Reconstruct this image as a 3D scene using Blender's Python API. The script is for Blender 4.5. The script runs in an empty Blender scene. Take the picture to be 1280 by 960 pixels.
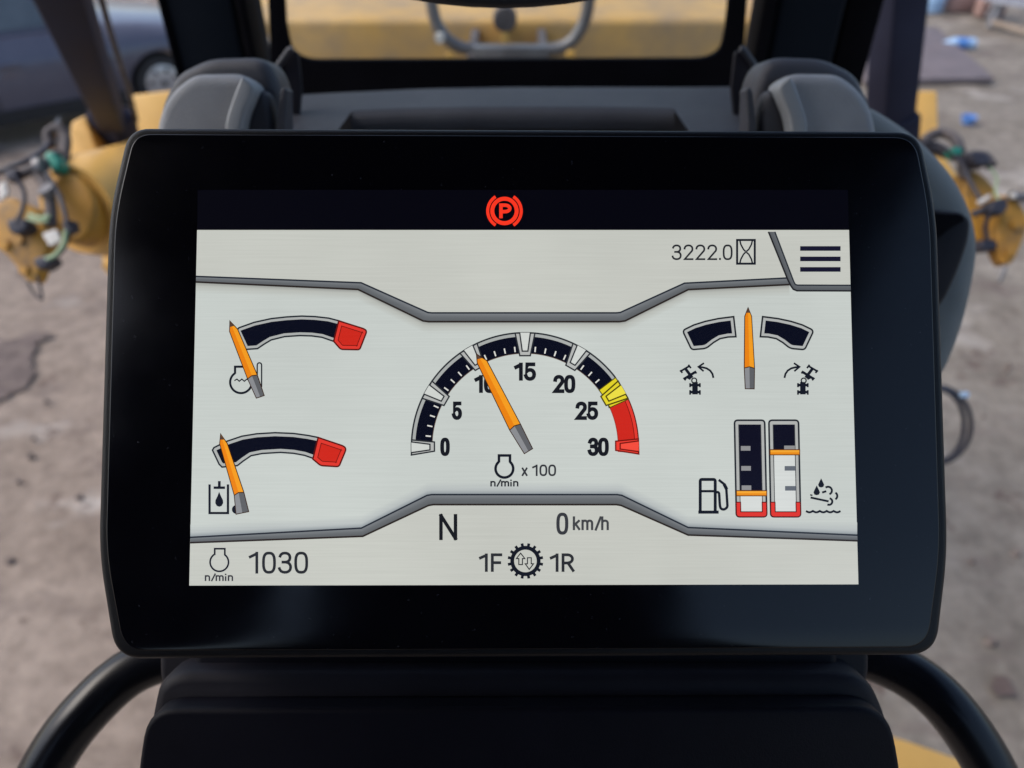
import bpy, bmesh, math, random
from mathutils import Vector, Matrix
from mathutils.geometry import tessellate_polygon
random.seed(7)
scene = bpy.context.scene
COL = scene.collection
R_ = math.radians

# ------------------------------------------------------------------ camera
CAM = Vector((0.0, 0.0, 2.35))
PITCH = R_(38.0)
GZ = -0.65                        # the earth lies 3 m below the lens
FPX = 960.0                       # focal length in pixels of the 1280 px wide photograph
FWD = Vector((0, math.cos(PITCH), -math.sin(PITCH)))
UP = Vector((0, math.sin(PITCH), math.cos(PITCH)))
RIGHT = Vector((1, 0, 0))
cam_d = bpy.data.cameras.new('camera')
cam_d.sensor_width = 36.0
cam_d.lens = 36.0 * FPX / 1280.0
cam_d.clip_start = 0.01
cam_d.clip_end = 500.0
cam_d.dof.use_dof = True
cam_d.dof.focus_distance = 0.256
cam_d.dof.aperture_fstop = 9.0
cam = bpy.data.objects.new('camera', cam_d)
COL.objects.link(cam)
cam.location = CAM
cam.rotation_euler = (math.pi / 2 - PITCH, 0, 0)
scene.camera = cam

# ------------------------------------------------------------------ daylight (overcast)
SUN_EL, SUN_AZ = R_(50), R_(-88)      # azimuth from +Y towards +X
world = bpy.data.worlds.new('World')
scene.world = world
world.use_nodes = True
wn = world.node_tree.nodes
bg = wn['Background']
sky = wn.new('ShaderNodeTexSky')
sky.sky_type = 'NISHITA'
sky.sun_disc = False
sky.sun_elevation = SUN_EL
sky.sun_rotation = SUN_AZ
sky.air_density = 1.0
sky.dust_density = 2.5
sky.ozone_density = 1.0
world.node_tree.links.new(sky.outputs[0], bg.inputs[0])
bg.inputs[1].default_value = 0.145
sun_d = bpy.data.lights.new('sun', 'SUN')
sun_d.energy = 1.2
sun_d.angle = R_(40)
sun_d.color = (1.0, 0.945, 0.87)
sun = bpy.data.objects.new('sun', sun_d)
COL.objects.link(sun)
sdir = Vector((math.sin(SUN_AZ) * math.cos(SUN_EL), math.cos(SUN_AZ) * math.cos(SUN_EL), math.sin(SUN_EL)))
sun.rotation_euler = (-sdir).to_track_quat('-Z', 'Y').to_euler()
sun.location = (0, 0, 12)
vs = scene.view_settings
vs.view_transform = 'Standard'
vs.look = 'None'
EXPOSURE = 0.82
vs.exposure = EXPOSURE
vs.gamma = 1.0
vs.use_curve_mapping = False

# ------------------------------------------------------------------ materials
def s2l(c):
    return tuple(((v / 255) / 12.92 if v / 255 <= 0.04045 else ((v / 255 + 0.055) / 1.055) ** 2.4) for v in c)

def base_mat(name):
    m = bpy.data.materials.new(name)
    m.use_nodes = True
    return m, m.node_tree.nodes, m.node_tree.links, m.node_tree.nodes['Principled BSDF']

def noise_mat(name, c1, c2, scale=6, rough=0.5, spec=0.5, metallic=0.0, bump=0.0, bscale=400, coat=0.0,
              dirt=None, dirt_scale=9, dirt_lo=0.55, dirt_hi=0.7, rvar=0.0):
    m, n, l, p = base_mat(name)
    tc = n.new('ShaderNodeTexCoord')
    t = n.new('ShaderNodeTexNoise'); t.inputs['Scale'].default_value = scale; t.inputs['Detail'].default_value = 5
    l.new(tc.outputs['Object'], t.inputs['Vector'])
    r = n.new('ShaderNodeValToRGB')
    r.color_ramp.elements[0].position = 0.32; r.color_ramp.elements[1].position = 0.68
    r.color_ramp.elements[0].color = (*c1, 1); r.color_ramp.elements[1].color = (*c2, 1)
    l.new(t.outputs['Fac'], r.inputs['Fac'])
    out = r.outputs['Color']
    if dirt:
        t2 = n.new('ShaderNodeTexNoise'); t2.inputs['Scale'].default_value = dirt_scale; t2.inputs['Detail'].default_value = 8
        t2.inputs['Roughness'].default_value = 0.65
        l.new(tc.outputs['Object'], t2.inputs['Vector'])
        r2 = n.new('ShaderNodeValToRGB')
        r2.color_ramp.elements[0].position = dirt_lo; r2.color_ramp.elements[1].position = dirt_hi
        l.new(t2.outputs['Fac'], r2.inputs['Fac'])
        mx = n.new('ShaderNodeMixRGB'); mx.inputs[2].default_value = (*dirt, 1)
        l.new(r2.outputs['Color'], mx.inputs[0]); l.new(out, mx.inputs[1])
        out = mx.outputs[0]
    l.new(out, p.inputs['Base Color'])
    p.inputs['Roughness'].default_value = rough
    if rvar:
        mr = n.new('ShaderNodeMapRange'); mr.inputs[3].default_value = rough - rvar; mr.inputs[4].default_value = rough + rvar
        mr.inputs[1].default_value = 0.3; mr.inputs[2].default_value = 0.7
        l.new(t.outputs['Fac'], mr.inputs[0]); l.new(mr.outputs[0], p.inputs['Roughness'])
    p.inputs['Specular IOR Level'].default_value = spec
    p.inputs['Metallic'].default_value = metallic
    p.inputs['Coat Weight'].default_value = coat
    p.inputs['Coat Roughness'].default_value = 0.08
    if bump:
        tb = n.new('ShaderNodeTexNoise'); tb.inputs['Scale'].default_value = bscale; tb.inputs['Detail'].default_value = 3
        l.new(tc.outputs['Object'], tb.inputs['Vector'])
        b = n.new('ShaderNodeBump'); b.inputs['Strength'].default_value = bump; b.inputs['Distance'].default_value = 0.001
        l.new(tb.outputs['Fac'], b.inputs['Height']); l.new(b.outputs[0], p.inputs['Normal'])
    return m

MAT = {}
MAT['plastic'] = noise_mat('grey_textured_plastic', (0.036, 0.037, 0.048), (0.05, 0.051, 0.064), 30, 0.5, 0.5, bump=0.5, bscale=1500)
MAT['pad_light'] = noise_mat('pale_pad_edge', (0.27, 0.285, 0.3), (0.32, 0.335, 0.35), 30, 0.5, 0.5, bump=0.4, bscale=1500)
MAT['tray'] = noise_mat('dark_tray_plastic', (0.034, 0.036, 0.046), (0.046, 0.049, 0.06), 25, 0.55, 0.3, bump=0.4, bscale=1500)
MAT['pad'] = noise_mat('pale_grey_plastic', (0.26, 0.27, 0.29), (0.32, 0.33, 0.35), 30, 0.5, 0.5, bump=0.8, bscale=1300)
MAT['pod'] = noise_mat('grey_green_plastic', (0.13, 0.148, 0.152), (0.165, 0.185, 0.188), 25, 0.55, 0.45, bump=0.5, bscale=1500)
MAT['black_plastic_and_shade'] = noise_mat('black_plastic_and_shade', (0.008, 0.008, 0.011), (0.013, 0.013, 0.017), 25, 0.5, 0.4, bump=0.4, bscale=1800)
MAT['housing'] = noise_mat('black_housing', (0.002, 0.002, 0.0035), (0.004, 0.004, 0.006), 40, 0.42, 0.3, bump=0.2, bscale=2500)
MAT['glass_front'] = noise_mat('smoked_front_glass', (0.0012, 0.0012, 0.003), (0.002, 0.002, 0.004), 30, 0.15, 0.35, rvar=0.04, dirt=(0.045, 0.047, 0.055), dirt_scale=520, dirt_lo=0.66, dirt_hi=0.7)
MAT['cover'] = noise_mat('dark_cover_plastic', (0.002, 0.002, 0.006), (0.004, 0.004, 0.009), 25, 0.55, 0.15, bump=0.1, bscale=1600)
MAT['mount'] = noise_mat('mount_plastic', (0.008, 0.0075, 0.012), (0.013, 0.012, 0.018), 25, 0.55, 0.2, bump=0.1, bscale=1600)
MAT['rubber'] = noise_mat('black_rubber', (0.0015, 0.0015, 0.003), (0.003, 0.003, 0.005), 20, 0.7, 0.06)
MAT['black_paint'] = noise_mat('black_gloss_paint', (0.003, 0.0035, 0.006), (0.006, 0.007, 0.011), 14, 0.3, 0.35, rvar=0.08)
MAT['pillar'] = noise_mat('pillar_trim', (0.003, 0.006, 0.011), (0.005, 0.008, 0.014), 10, 0.75, 0.1)
MAT['yellow'] = noise_mat('machine_yellow_paint', (0.6, 0.34, 0.08), (0.68, 0.4, 0.11), 5, 0.45, 0.4,
                          dirt=(0.38, 0.24, 0.11), dirt_scale=7, dirt_lo=0.55, dirt_hi=0.8)
MAT['ochre'] = noise_mat('dusty_ochre_paint', (0.42, 0.2, 0.022), (0.52, 0.27, 0.04), 9, 0.5, 0.4,
                         dirt=(0.16, 0.1, 0.05), dirt_scale=16, dirt_lo=0.5, dirt_hi=0.75)
MAT['beam'] = noise_mat('dirty_beam_paint', (0.5, 0.29, 0.085), (0.58, 0.35, 0.12), 4, 0.5, 0.35,
                        dirt=(0.33, 0.225, 0.125), dirt_scale=5, dirt_lo=0.42, dirt_hi=0.68)
MAT['steel'] = noise_mat('galvanised_steel', (0.12, 0.115, 0.12), (0.19, 0.185, 0.19), 14, 0.45, 0.5, metallic=0.4)
MAT['hose'] = noise_mat('dusty_grey_hose', (0.07, 0.06, 0.06), (0.12, 0.105, 0.105), 30, 0.7, 0.3)
MAT['green'] = noise_mat('green_cap_plastic', (0.01, 0.2, 0.14), (0.02, 0.28, 0.2), 30, 0.45, 0.5)
MAT['palegreen'] = noise_mat('pale_green_wire', (0.3, 0.42, 0.25), (0.4, 0.52, 0.33), 30, 0.6, 0.4)
MAT['white'] = noise_mat('white_label_plastic', (0.55, 0.52, 0.48), (0.68, 0.66, 0.62), 40, 0.55, 0.4)
MAT['navy'] = noise_mat('dark_connector_plastic', (0.022, 0.022, 0.034), (0.04, 0.04, 0.055), 30, 0.5, 0.4)
MAT['post'] = noise_mat('post_dark_paint', (0.02, 0.022, 0.042), (0.03, 0.033, 0.058), 10, 0.65, 0.12, rvar=0.06)
MAT['carpaint'] = noise_mat('grey_car_paint', (0.07, 0.07, 0.1), (0.09, 0.09, 0.12), 3, 0.35, 0.5, metallic=0.1, coat=0.5)
MAT['cartrim'] = noise_mat('car_black_trim', (0.012, 0.012, 0.014), (0.02, 0.02, 0.022), 10, 0.6, 0.4)
MAT['carglass'] = noise_mat('car_window_glass', (0.05, 0.06, 0.065), (0.08, 0.09, 0.095), 4, 0.06, 1.0)
MAT['alloy'] = noise_mat('alloy_wheel', (0.4, 0.4, 0.41), (0.5, 0.5, 0.51), 10, 0.35, 0.5, metallic=0.6)
MAT['rust'] = noise_mat('brown_steel_plate', (0.12, 0.095, 0.095), (0.17, 0.135, 0.135), 4, 0.6, 0.4,
                        dirt=(0.11, 0.07, 0.06), dirt_scale=8)
MAT['blue'] = noise_mat('blue_plastic', (0.06, 0.17, 0.45), (0.1, 0.24, 0.55), 14, 0.35, 0.5)
MAT['paleblue'] = noise_mat('pale_blue_plastic', (0.25, 0.4, 0.6), (0.35, 0.5, 0.7), 14, 0.35, 0.5)
MAT['wood'] = noise_mat('weathered_wood', (0.22, 0.17, 0.13), (0.34, 0.28, 0.23), 9, 0.75, 0.3)
MAT['greypaint'] = noise_mat('weathered_grey_paint', (0.2, 0.2, 0.22), (0.3, 0.3, 0.32), 9, 0.6, 0.4)
MAT['brick'] = noise_mat('dull_red_block', (0.25, 0.15, 0.13), (0.36, 0.24, 0.21), 12, 0.8, 0.3)
MAT['lining'] = noise_mat('sky_blocker_lining', (0.03, 0.03, 0.034), (0.045, 0.045, 0.05), 8, 0.85, 0.2)
MAT['stone'] = noise_mat('dark_clods', (0.11, 0.083, 0.07), (0.2, 0.16, 0.14), 30, 0.85, 0.3)

def screen_mat():
    m, n, l, p = base_mat('backlit_display')
    a = n.new('ShaderNodeAttribute'); a.attribute_name = 'Col'
    tc = n.new('ShaderNodeTexCoord')
    mp = n.new('ShaderNodeMapping'); mp.inputs['Scale'].default_value = (30, 2000, 0)
    l.new(tc.outputs['Object'], mp.inputs['Vector'])
    t = n.new('ShaderNodeTexNoise'); t.inputs['Scale'].default_value = 1.0; t.inputs['Detail'].default_value = 2
    l.new(mp.outputs[0], t.inputs['Vector'])
    t2 = n.new('ShaderNodeTexNoise'); t2.inputs['Scale'].default_value = 14.0; t2.inputs['Detail'].default_value = 3
    l.new(tc.outputs['Object'], t2.inputs['Vector'])
    mr = n.new('ShaderNodeMapRange'); mr.inputs[1].default_value = 0.25; mr.inputs[2].default_value = 0.75
    mr.inputs[3].default_value = 0.96; mr.inputs[4].default_value = 1.035
    l.new(t.outputs['Fac'], mr.inputs[0])
    mr2 = n.new('ShaderNodeMapRange'); mr2.inputs[1].default_value = 0.3; mr2.inputs[2].default_value = 0.7
    mr2.inputs[3].default_value = 0.94 * 2 ** -EXPOSURE; mr2.inputs[4].default_value = 1.05 * 2 ** -EXPOSURE
    l.new(t2.outputs['Fac'], mr2.inputs[0])
    mu = n.new('ShaderNodeMath'); mu.operation = 'MULTIPLY'
    l.new(mr.outputs[0], mu.inputs[0]); l.new(mr2.outputs[0], mu.inputs[1])
    l.new(a.outputs['Color'], p.inputs['Emission Color'])
    l.new(mu.outputs[0], p.inputs['Emission Strength'])
    p.inputs['Base Color'].default_value = (0.003, 0.003, 0.004, 1)
    p.inputs['Roughness'].default_value = 0.22
    p.inputs['Specular IOR Level'].default_value = 0.4
    return m
MAT['screen'] = screen_mat()

def pane_mat():
    m, n, l, p = base_mat('window_pane')
    n.remove(p)
    tr = n.new('ShaderNodeBsdfTransparent'); tr.inputs[0].default_value = (0.95, 0.97, 0.96, 1)
    gl = n.new('ShaderNodeBsdfGlossy'); gl.inputs['Roughness'].default_value = 0.02
    fr = n.new('ShaderNodeFresnel'); fr.inputs[0].default_value = 1.25
    mx = n.new('ShaderNodeMixShader')
    l.new(fr.outputs[0], mx.inputs[0]); l.new(tr.outputs[0], mx.inputs[1]); l.new(gl.outputs[0], mx.inputs[2])
    l.new(mx.outputs[0], n['Material Output'].inputs[0])
    return m
MAT['pane'] = pane_mat()

def ground_mat():
    m, n, l, p = base_mat('damp_trodden_earth')
    tc = n.new('ShaderNodeTexCoord')
    def noise(scale, detail=6, rough=0.55, stretch=None):
        t = n.new('ShaderNodeTexNoise'); t.inputs['Scale'].default_value = scale
        t.inputs['Detail'].default_value = detail; t.inputs['Roughness'].default_value = rough
        if stretch:
            mp = n.new('ShaderNodeMapping'); mp.inputs['Scale'].default_value = stretch
            mp.inputs['Rotation'].default_value = (0, 0, 0.5)
            l.new(tc.outputs['Object'], mp.inputs['Vector']); l.new(mp.outputs[0], t.inputs['Vector'])
        else:
            l.new(tc.outputs['Object'], t.inputs['Vector'])
        return t.outputs['Fac']
    def ramp(f, a, b, ca, cb):
        r = n.new('ShaderNodeValToRGB'); e = r.color_ramp.elements
        e[0].position = a; e[1].position = b; e[0].color = (*ca, 1); e[1].color = (*cb, 1)
        l.new(f, r.inputs[0]); return r.outputs[0]
    def mix(f, a, b):
        mx = n.new('ShaderNodeMixRGB'); l.new(f, mx.inputs[0]); l.new(a, mx.inputs[1])
        if isinstance(b, tuple): mx.inputs[2].default_value = (*b, 1)
        else: l.new(b, mx.inputs[2])
        return mx.outputs[0]
    warm = ramp(noise(1.3), 0.3, 0.7, (0.205, 0.16, 0.126), (0.295, 0.238, 0.193))
    grey = ramp(noise(1.6), 0.3, 0.7, (0.165, 0.141, 0.114), (0.255, 0.224, 0.186))
    sx = n.new('ShaderNodeSeparateXYZ'); l.new(tc.outputs['Object'], sx.inputs[0])
    mr = n.new('ShaderNodeMapRange'); mr.inputs[1].default_value = -1.0; mr.inputs[2].default_value = 1.5
    l.new(sx.outputs[0], mr.inputs[0])
    c = mix(mr.outputs[0], warm, grey)
    fine = ramp(noise(9, 8, 0.7), 0.3, 0.75, (0.6, 0.58, 0.57), (1.22, 1.22, 1.22))
    mm = n.new('ShaderNodeMixRGB'); mm.blend_type = 'MULTIPLY'; mm.inputs[0].default_value = 1
    l.new(c, mm.inputs[1]); l.new(fine, mm.inputs[2]); c = mm.outputs[0]
    wet = ramp(noise(1.9, 7, 0.6, (0.9, 1.6, 1)), 0.57, 0.68, (0, 0, 0), (0.8, 0.8, 0.8))
    c = mix(wet, c, (0.12, 0.088, 0.072))
    pale = ramp(noise(0.7, 5, 0.6, (0.8, 1.6, 1)), 0.57, 0.66, (0, 0, 0), (0.7, 0.7, 0.7))
    c = mix(pale, c, (0.43, 0.39, 0.35))
    mud = ramp(noise(3.4, 9, 0.72), 0.59, 0.64, (0, 0, 0), (0.85, 0.85, 0.85))
    c = mix(mud, c, (0.1, 0.068, 0.055))
    trk = ramp(noise(2.6, 4, 0.5, (0.6, 5.0, 1)), 0.6, 0.68, (0, 0, 0), (0.35, 0.35, 0.35))
    c = mix(trk, c, (0.15, 0.115, 0.1))
    l.new(c, p.inputs['Base Color'])
    rr = n.new('ShaderNodeMapRange'); rr.inputs[3].default_value = 0.8; rr.inputs[4].default_value = 0.5
    l.new(wet, rr.inputs[0]); l.new(rr.outputs[0], p.inputs['Roughness'])
    p.inputs['Specular IOR Level'].default_value = 0.3
    b = n.new('ShaderNodeBump'); b.inputs['Strength'].default_value = 0.5; b.inputs['Distance'].default_value = 0.04
    l.new(noise(6, 8, 0.65), b.inputs['Height']); l.new(b.outputs[0], p.inputs['Normal'])
    return m
MAT['ground'] = ground_mat()
MAT['mud'] = noise_mat('wet_mud', (0.075, 0.05, 0.04), (0.12, 0.085, 0.07), 9, 0.55, 0.4, bump=0.6, bscale=25)

# ------------------------------------------------------------------ helpers
def ray(px, py):
    return FWD + RIGHT * ((px - 640) / FPX) + UP * ((480 - py) / FPX)
def at_depth(px, py, d):
    return CAM + ray(px, py) * d
def at_plane(px, py, pt, nor):
    r = ray(px, py)
    return CAM + r * ((pt - CAM).dot(nor) / r.dot(nor))
def at_z(px, py, z):
    return at_plane(px, py, Vector((0, 0, z)), Vector((0, 0, 1)))
def at_y(px, py, y):
    return at_plane(px, py, Vector((0, y, 0)), Vector((0, 1, 0)))

def fillet(pts, seg=6):
    """outline points (x, y[, radius]) -> rounded outline"""
    out = []
    n = len(pts)
    for i in range(n):
        p = Vector(pts[i][:2]); r = pts[i][2] if len(pts[i]) > 2 else 0
        if r <= 0:
            out.append(tuple(p)); continue
        a = Vector(pts[i - 1][:2]) - p; b = Vector(pts[(i + 1) % n][:2]) - p
        ra = min(r, a.length * 0.49); rb = min(r, b.length * 0.49)
        A = p + a.normalized() * ra; B = p + b.normalized() * rb
        for k in range(seg + 1):
            t = k / seg
            out.append(tuple(A * (1 - t) ** 2 + p * 2 * t * (1 - t) + B * t * t))
    return out

def inset(pts, d):
    """offset a closed 2D outline towards its inside"""
    n = len(pts)
    area = sum(pts[i][0] * pts[(i + 1) % n][1] - pts[(i + 1) % n][0] * pts[i][1] for i in range(n))
    sg = 1 if area > 0 else -1
    out = []
    for i in range(n):
        p = Vector(pts[i]); a = (p - Vector(pts[i - 1])); b = (Vector(pts[(i + 1) % n]) - p)
        if a.length < 1e-9: a = b
        if b.length < 1e-9: b = a
        a.normalize(); b.normalize()
        na = Vector((-a.y, a.x)); nb = Vector((-b.y, b.x))
        m = na + nb
        if m.length < 1e-6: m = na
        m.normalize()
        k = max(0.5, m.dot(na))
        out.append(tuple(p + m * (sg * d / k)))
    return out

def mesh_obj(name, verts, faces, mat, parent=None, smooth=None, world_in=True):
    me = bpy.data.meshes.new(name)
    me.from_pydata([tuple(v) for v in verts], [], faces)
    bm = bmesh.new(); bm.from_mesh(me)
    bmesh.ops.remove_doubles(bm, verts=bm.verts, dist=1e-7)
    bmesh.ops.recalc_face_normals(bm, faces=bm.faces)
    bm.to_mesh(me); bm.free()
    if isinstance(mat, str): mat = MAT[mat]
    me.materials.append(mat)
    if smooth is not None:
        me.polygons.foreach_set('use_smooth', [True] * len(me.polygons))
        me.set_sharp_from_angle(angle=R_(smooth))
    o = bpy.data.objects.new(name, me)
    COL.objects.link(o)
    if parent:
        o.parent = parent
        if world_in:
            o.matrix_parent_inverse = parent.matrix_basis.inverted()
    return o

def thing(name, label, cat, loc=(0, 0, 0), group=None):
    o = bpy.data.objects.new(name, None)
    o.empty_display_size = 0.05
    COL.objects.link(o)
    o.location = loc
    tag(o, label, cat, group)
    return o
def tag(o, label, cat, group=None):
    o['label'] = label; o['category'] = cat
    if group: o['group'] = group
    return o
def structure(o):
    o['kind'] = 'structure'; return o

def fill(pts):
    return [list(t) for t in tessellate_polygon([[Vector((p[0], p[1], 0)) for p in pts]])]

def slab_data(pts2, frame, thick, bev=0.0, steps=4, dome=0.0, back_scale=1.0):
    """closed 2D outline in a frame (origin, x, y, normal towards viewer) -> rounded solid"""
    O, X, Y, N = frame
    V, Fc = [], []
    n = len(pts2)
    rings = []
    def ring(p2, w):
        i0 = len(V)
        for p in p2: V.append(O + X * p[0] + Y * p[1] + N * w)
        rings.append(i0)
    cx = sum(p[0] for p in pts2) / n; cy = sum(p[1] for p in pts2) / n
    if back_scale != 1.0:
        ring([(cx + (p[0] - cx) * back_scale, cy + (p[1] - cy) * back_scale) for p in pts2], -thick)
    else:
        ring(pts2, -thick)
    last = pts2
    if bev > 0:
        for k in range(steps + 1):
            th = k / steps * math.pi / 2
            last = inset(pts2, bev * (1 - math.cos(th))) if k else pts2
            ring(last, -bev + bev * math.sin(th))
    else:
        ring(pts2, 0)
    if dome:
        for k in range(1, 8):
            s = math.cos(k / 8 * math.pi / 2)
            ring([(cx + (p[0] - cx) * s, cy + (p[1] - cy) * s) for p in last], dome * (1 - s * s))
            
    for a, b in zip(rings[:-1], rings[1:]):
        for i in range(n):
            j = (i + 1) % n
            Fc.append((a + i, a + j, b + j, b + i))
    tri = fill(pts2)
    Fc += [tuple(rings[0] + i for i in t) for t in tri]
    Fc += [tuple(rings[-1] + i for i in t) for t in tri]
    return V, Fc

def slab_px(name, pts, frame, thick, mat, parent=None, bev=0.0, dome=0.0, smooth=50, steps=4):
    """solid whose front outline is measured on a plane of known distance"""
    O, X, Y, N = frame
    f = fillet(pts)
    p2 = []
    for (x, y) in f:
        q = at_plane(x, y, O, N) - O
        p2.append((q.dot(X), q.dot(Y)))
    V, F = slab_data(p2, frame, thick, bev, steps, dome)
    return mesh_obj(name, V, F, mat, parent, smooth)

def frame_y(y, lean=0.0):
    """upright plane at distance y, facing the cab; lean tips its top away"""
    N = Vector((0, -math.cos(lean), math.sin(lean)))
    Yv = Vector((0, math.sin(lean), math.cos(lean)))
    return (Vector((0, y, 2.2)), Vector((1, 0, 0)), Yv, N)
def frame_d(px, py, d, tip=0.0):
    Yv = UP * math.cos(tip) + FWD * math.sin(tip)
    N = -FWD * math.cos(tip) + UP * math.sin(tip)
    return (at_depth(px, py, d), Vector((1, 0, 0)), Yv, N)
def frame_z(z):
    return (Vector((0, 0, z)), Vector((1, 0, 0)), Vector((0, 1, 0)), Vector((0, 0, 1)))

def catmull(pts, n=8):
    P = [Vector(p) for p in pts]
    P = [P[0] * 2 - P[1]] + P + [P[-1] * 2 - P[-2]]
    out = []
    for i in range(1, len(P) - 2):
        for k in range(n):
            t = k / n
            a, b, c, d = P[i - 1], P[i], P[i + 1], P[i + 2]
            out.append(0.5 * ((2 * b) + (c - a) * t + (2 * a - 5 * b + 4 * c - d) * t * t + (3 * b - a - 3 * c + d) * t ** 3))
    out.append(P[-2])
    return out

def tube_data(path, rad, seg=14, closed=False):
    V, F = [], []
    n = len(path)
    nrm = None
    for i, p in enumerate(path):
        a = path[i - 1] if (i > 0 or closed) else p
        b = path[(i + 1) % n] if (i < n - 1 or closed) else p
        t = (b - a).normalized()
        if nrm is None:
            nrm = t.orthogonal().normalized()
        nrm = (nrm - t * nrm.dot(t)).normalized()
        bn = t.cross(nrm)
        r = rad[i] if isinstance(rad, (list, tuple)) else rad
        for k in range(seg):
            a_ = 2 * math.pi * k / seg
            V.append(p + (nrm * math.cos(a_) + bn * math.sin(a_)) * r)
    m = n if closed else n - 1
    for i in range(m):
        i2 = (i + 1) % n
        for k in range(seg):
            k2 = (k + 1) % seg
            F.append((i * seg + k, i * seg + k2, i2 * seg + k2, i2 * seg + k))
    if not closed:
        F.append(tuple(range(seg))); F.append(tuple((n - 1) * seg + k for k in range(seg)))
    return V, F
def tube(name, path, rad, mat, parent=None, seg=14, closed=False):
    V, F = tube_data([Vector(p) for p in path], rad, seg, closed)
    return mesh_obj(name, V, F, mat, parent, 50)

def box_obj(name, lo, hi, mat, parent=None, bev=0.0, seg=2, xf=None):
    bm = bmesh.new()
    bmesh.ops.create_cube(bm, size=1)
    lo = Vector(lo); hi = Vector(hi)
    for v in bm.verts:
        v.co = Vector(((v.co.x + .5) * (hi.x - lo.x) + lo.x, (v.co.y + .5) * (hi.y - lo.y) + lo.y, (v.co.z + .5) * (hi.z - lo.z) + lo.z))
    if bev:
        bmesh.ops.bevel(bm, geom=bm.edges[:], offset=bev, segments=seg, profile=0.5, affect='EDGES')
    V = [v.co.copy() for v in bm.verts]
    bm.verts.index_update()
    F = [tuple(v.index for v in f.verts) for f in bm.faces]
    bm.free()
    if xf: V = [xf @ v for v in V]
    return mesh_obj(name, V, F, mat, parent, 40)

def beam(name, a, b, w, h, mat, parent=None, bev=0.004, side=None):
    """box-section bar from a to b"""
    a = Vector(a); b = Vector(b)
    z = (b - a).normalized()
    s = Vector(side) if side else Vector((1, 0, 0))
    x = (s - z * s.dot(z)).normalized(); y = z.cross(x)
    M = Matrix((x, y, z)).transposed().to_4x4(); M.translation = a
    return box_obj(name, (-w / 2, -h / 2, 0), (w / 2, h / 2, (b - a).length), mat, parent, bev, 2, M)

def lathe_data(profile, axis_o, axis_d, seg=28):
    """profile of (radius, along) about an axis"""
    d = Vector(axis_d).normalized(); x = d.orthogonal().normalized(); y = d.cross(x)
    V, F = [], []
    for r, h in profile:
        for k in range(seg):
            t = 2 * math.pi * k / seg
            V.append(Vector(axis_o) + d * h + (x * math.cos(t) + y * math.sin(t)) * r)
    for i in range(len(profile) - 1):
        for k in range(seg):
            k2 = (k + 1) % seg
            F.append((i * seg + k, i * seg + k2, (i + 1) * seg + k2, (i + 1) * seg + k))
    F.append(tuple(range(seg))); F.append(tuple((len(profile) - 1) * seg + k for k in range(seg)))
    return V, F
def lathe(name, profile, o, d, mat, parent=None, seg=28, smooth=35):
    V, F = lathe_data(profile, o, d, seg)
    return mesh_obj(name, V, F, mat, parent, smooth)

# ================================================================== SETTING
def build_ground():
    V, F = [], []
    xs = [-150, -60, -25] + [-12 + i * 0.25 for i in range(97)] + [25, 60, 150]
    ys = [-60, -20, -6] + [-3 + i * 0.25 for i in range(73)] + [30, 70, 200]
    from mathutils import noise as mn
    for y in ys:
        for x in xs:
            near = abs(x) < 12.1 and -3.1 < y < 15.1
            z = (mn.noise(Vector((x * 0.8, y * 0.8, 0))) * 0.035 + mn.noise(Vector((x * 2.4, y * 2.4, 3))) * 0.015) if near else 0
            V.append((x, y, z - 0.02 + GZ))
    w = len(xs)
    for j in range(len(ys) - 1):
        for i in range(w - 1):
            F.append((j * w + i, j * w + i + 1, (j + 1) * w + i + 1, (j + 1) * w + i))
    structure(mesh_obj('ground', V, F, 'ground', None, 60))
def mud_patch(px):
    from mathutils import noise as mn
    P = [at_z(x, y, GZ) for x, y in px]
    def inside(x, y):
        c = False
        for i in range(len(P)):
            a, b = P[i - 1], P[i]
            if (a.y > y) != (b.y > y) and x < (b.x - a.x) * (y - a.y) / (b.y - a.y) + a.x: c = not c
        return c
    x0 = min(p.x for p in P); x1 = max(p.x for p in P); y0 = min(p.y for p in P); y1 = max(p.y for p in P)
    st = 0.03; V, F, idx = [], [], {}
    def vid(i, j):
        if (i, j) not in idx:
            x, y = x0 + i * st, y0 + j * st
            idx[(i, j)] = len(V)
            V.append((x, y, GZ + 0.004 + mn.noise(Vector((x * 0.8, y * 0.8, 0))) * 0.035 + mn.noise(Vector((x * 2.4, y * 2.4, 3))) * 0.015 + mn.noise(Vector((x * 14, y * 14, 1))) * 0.012))
        return idx[(i, j)]
    for i in range(int((x1 - x0) / st)):
        for j in range(int((y1 - y0) / st)):
            x, y = x0 + (i + .5) * st, y0 + (j + .5) * st
            if inside(x + mn.noise(Vector((x * 9, y * 9, 0))) * 0.1, y + mn.noise(Vector((x * 9, y * 9, 5))) * 0.1):
                F.append((vid(i, j), vid(i + 1, j), vid(i + 1, j + 1), vid(i, j + 1)))
    structure(mesh_obj('mud_patch', V, F, 'mud', None, 60))
build_ground()
mud_patch([(-60, 440), (5, 428), (40, 414), (56, 418), (40, 448), (44, 470), (22, 478), (0, 498), (-60, 510)])
mud_patch([(1232, 838), (1252, 832), (1266, 846), (1270, 868), (1250, 866), (1240, 856)])

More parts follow.
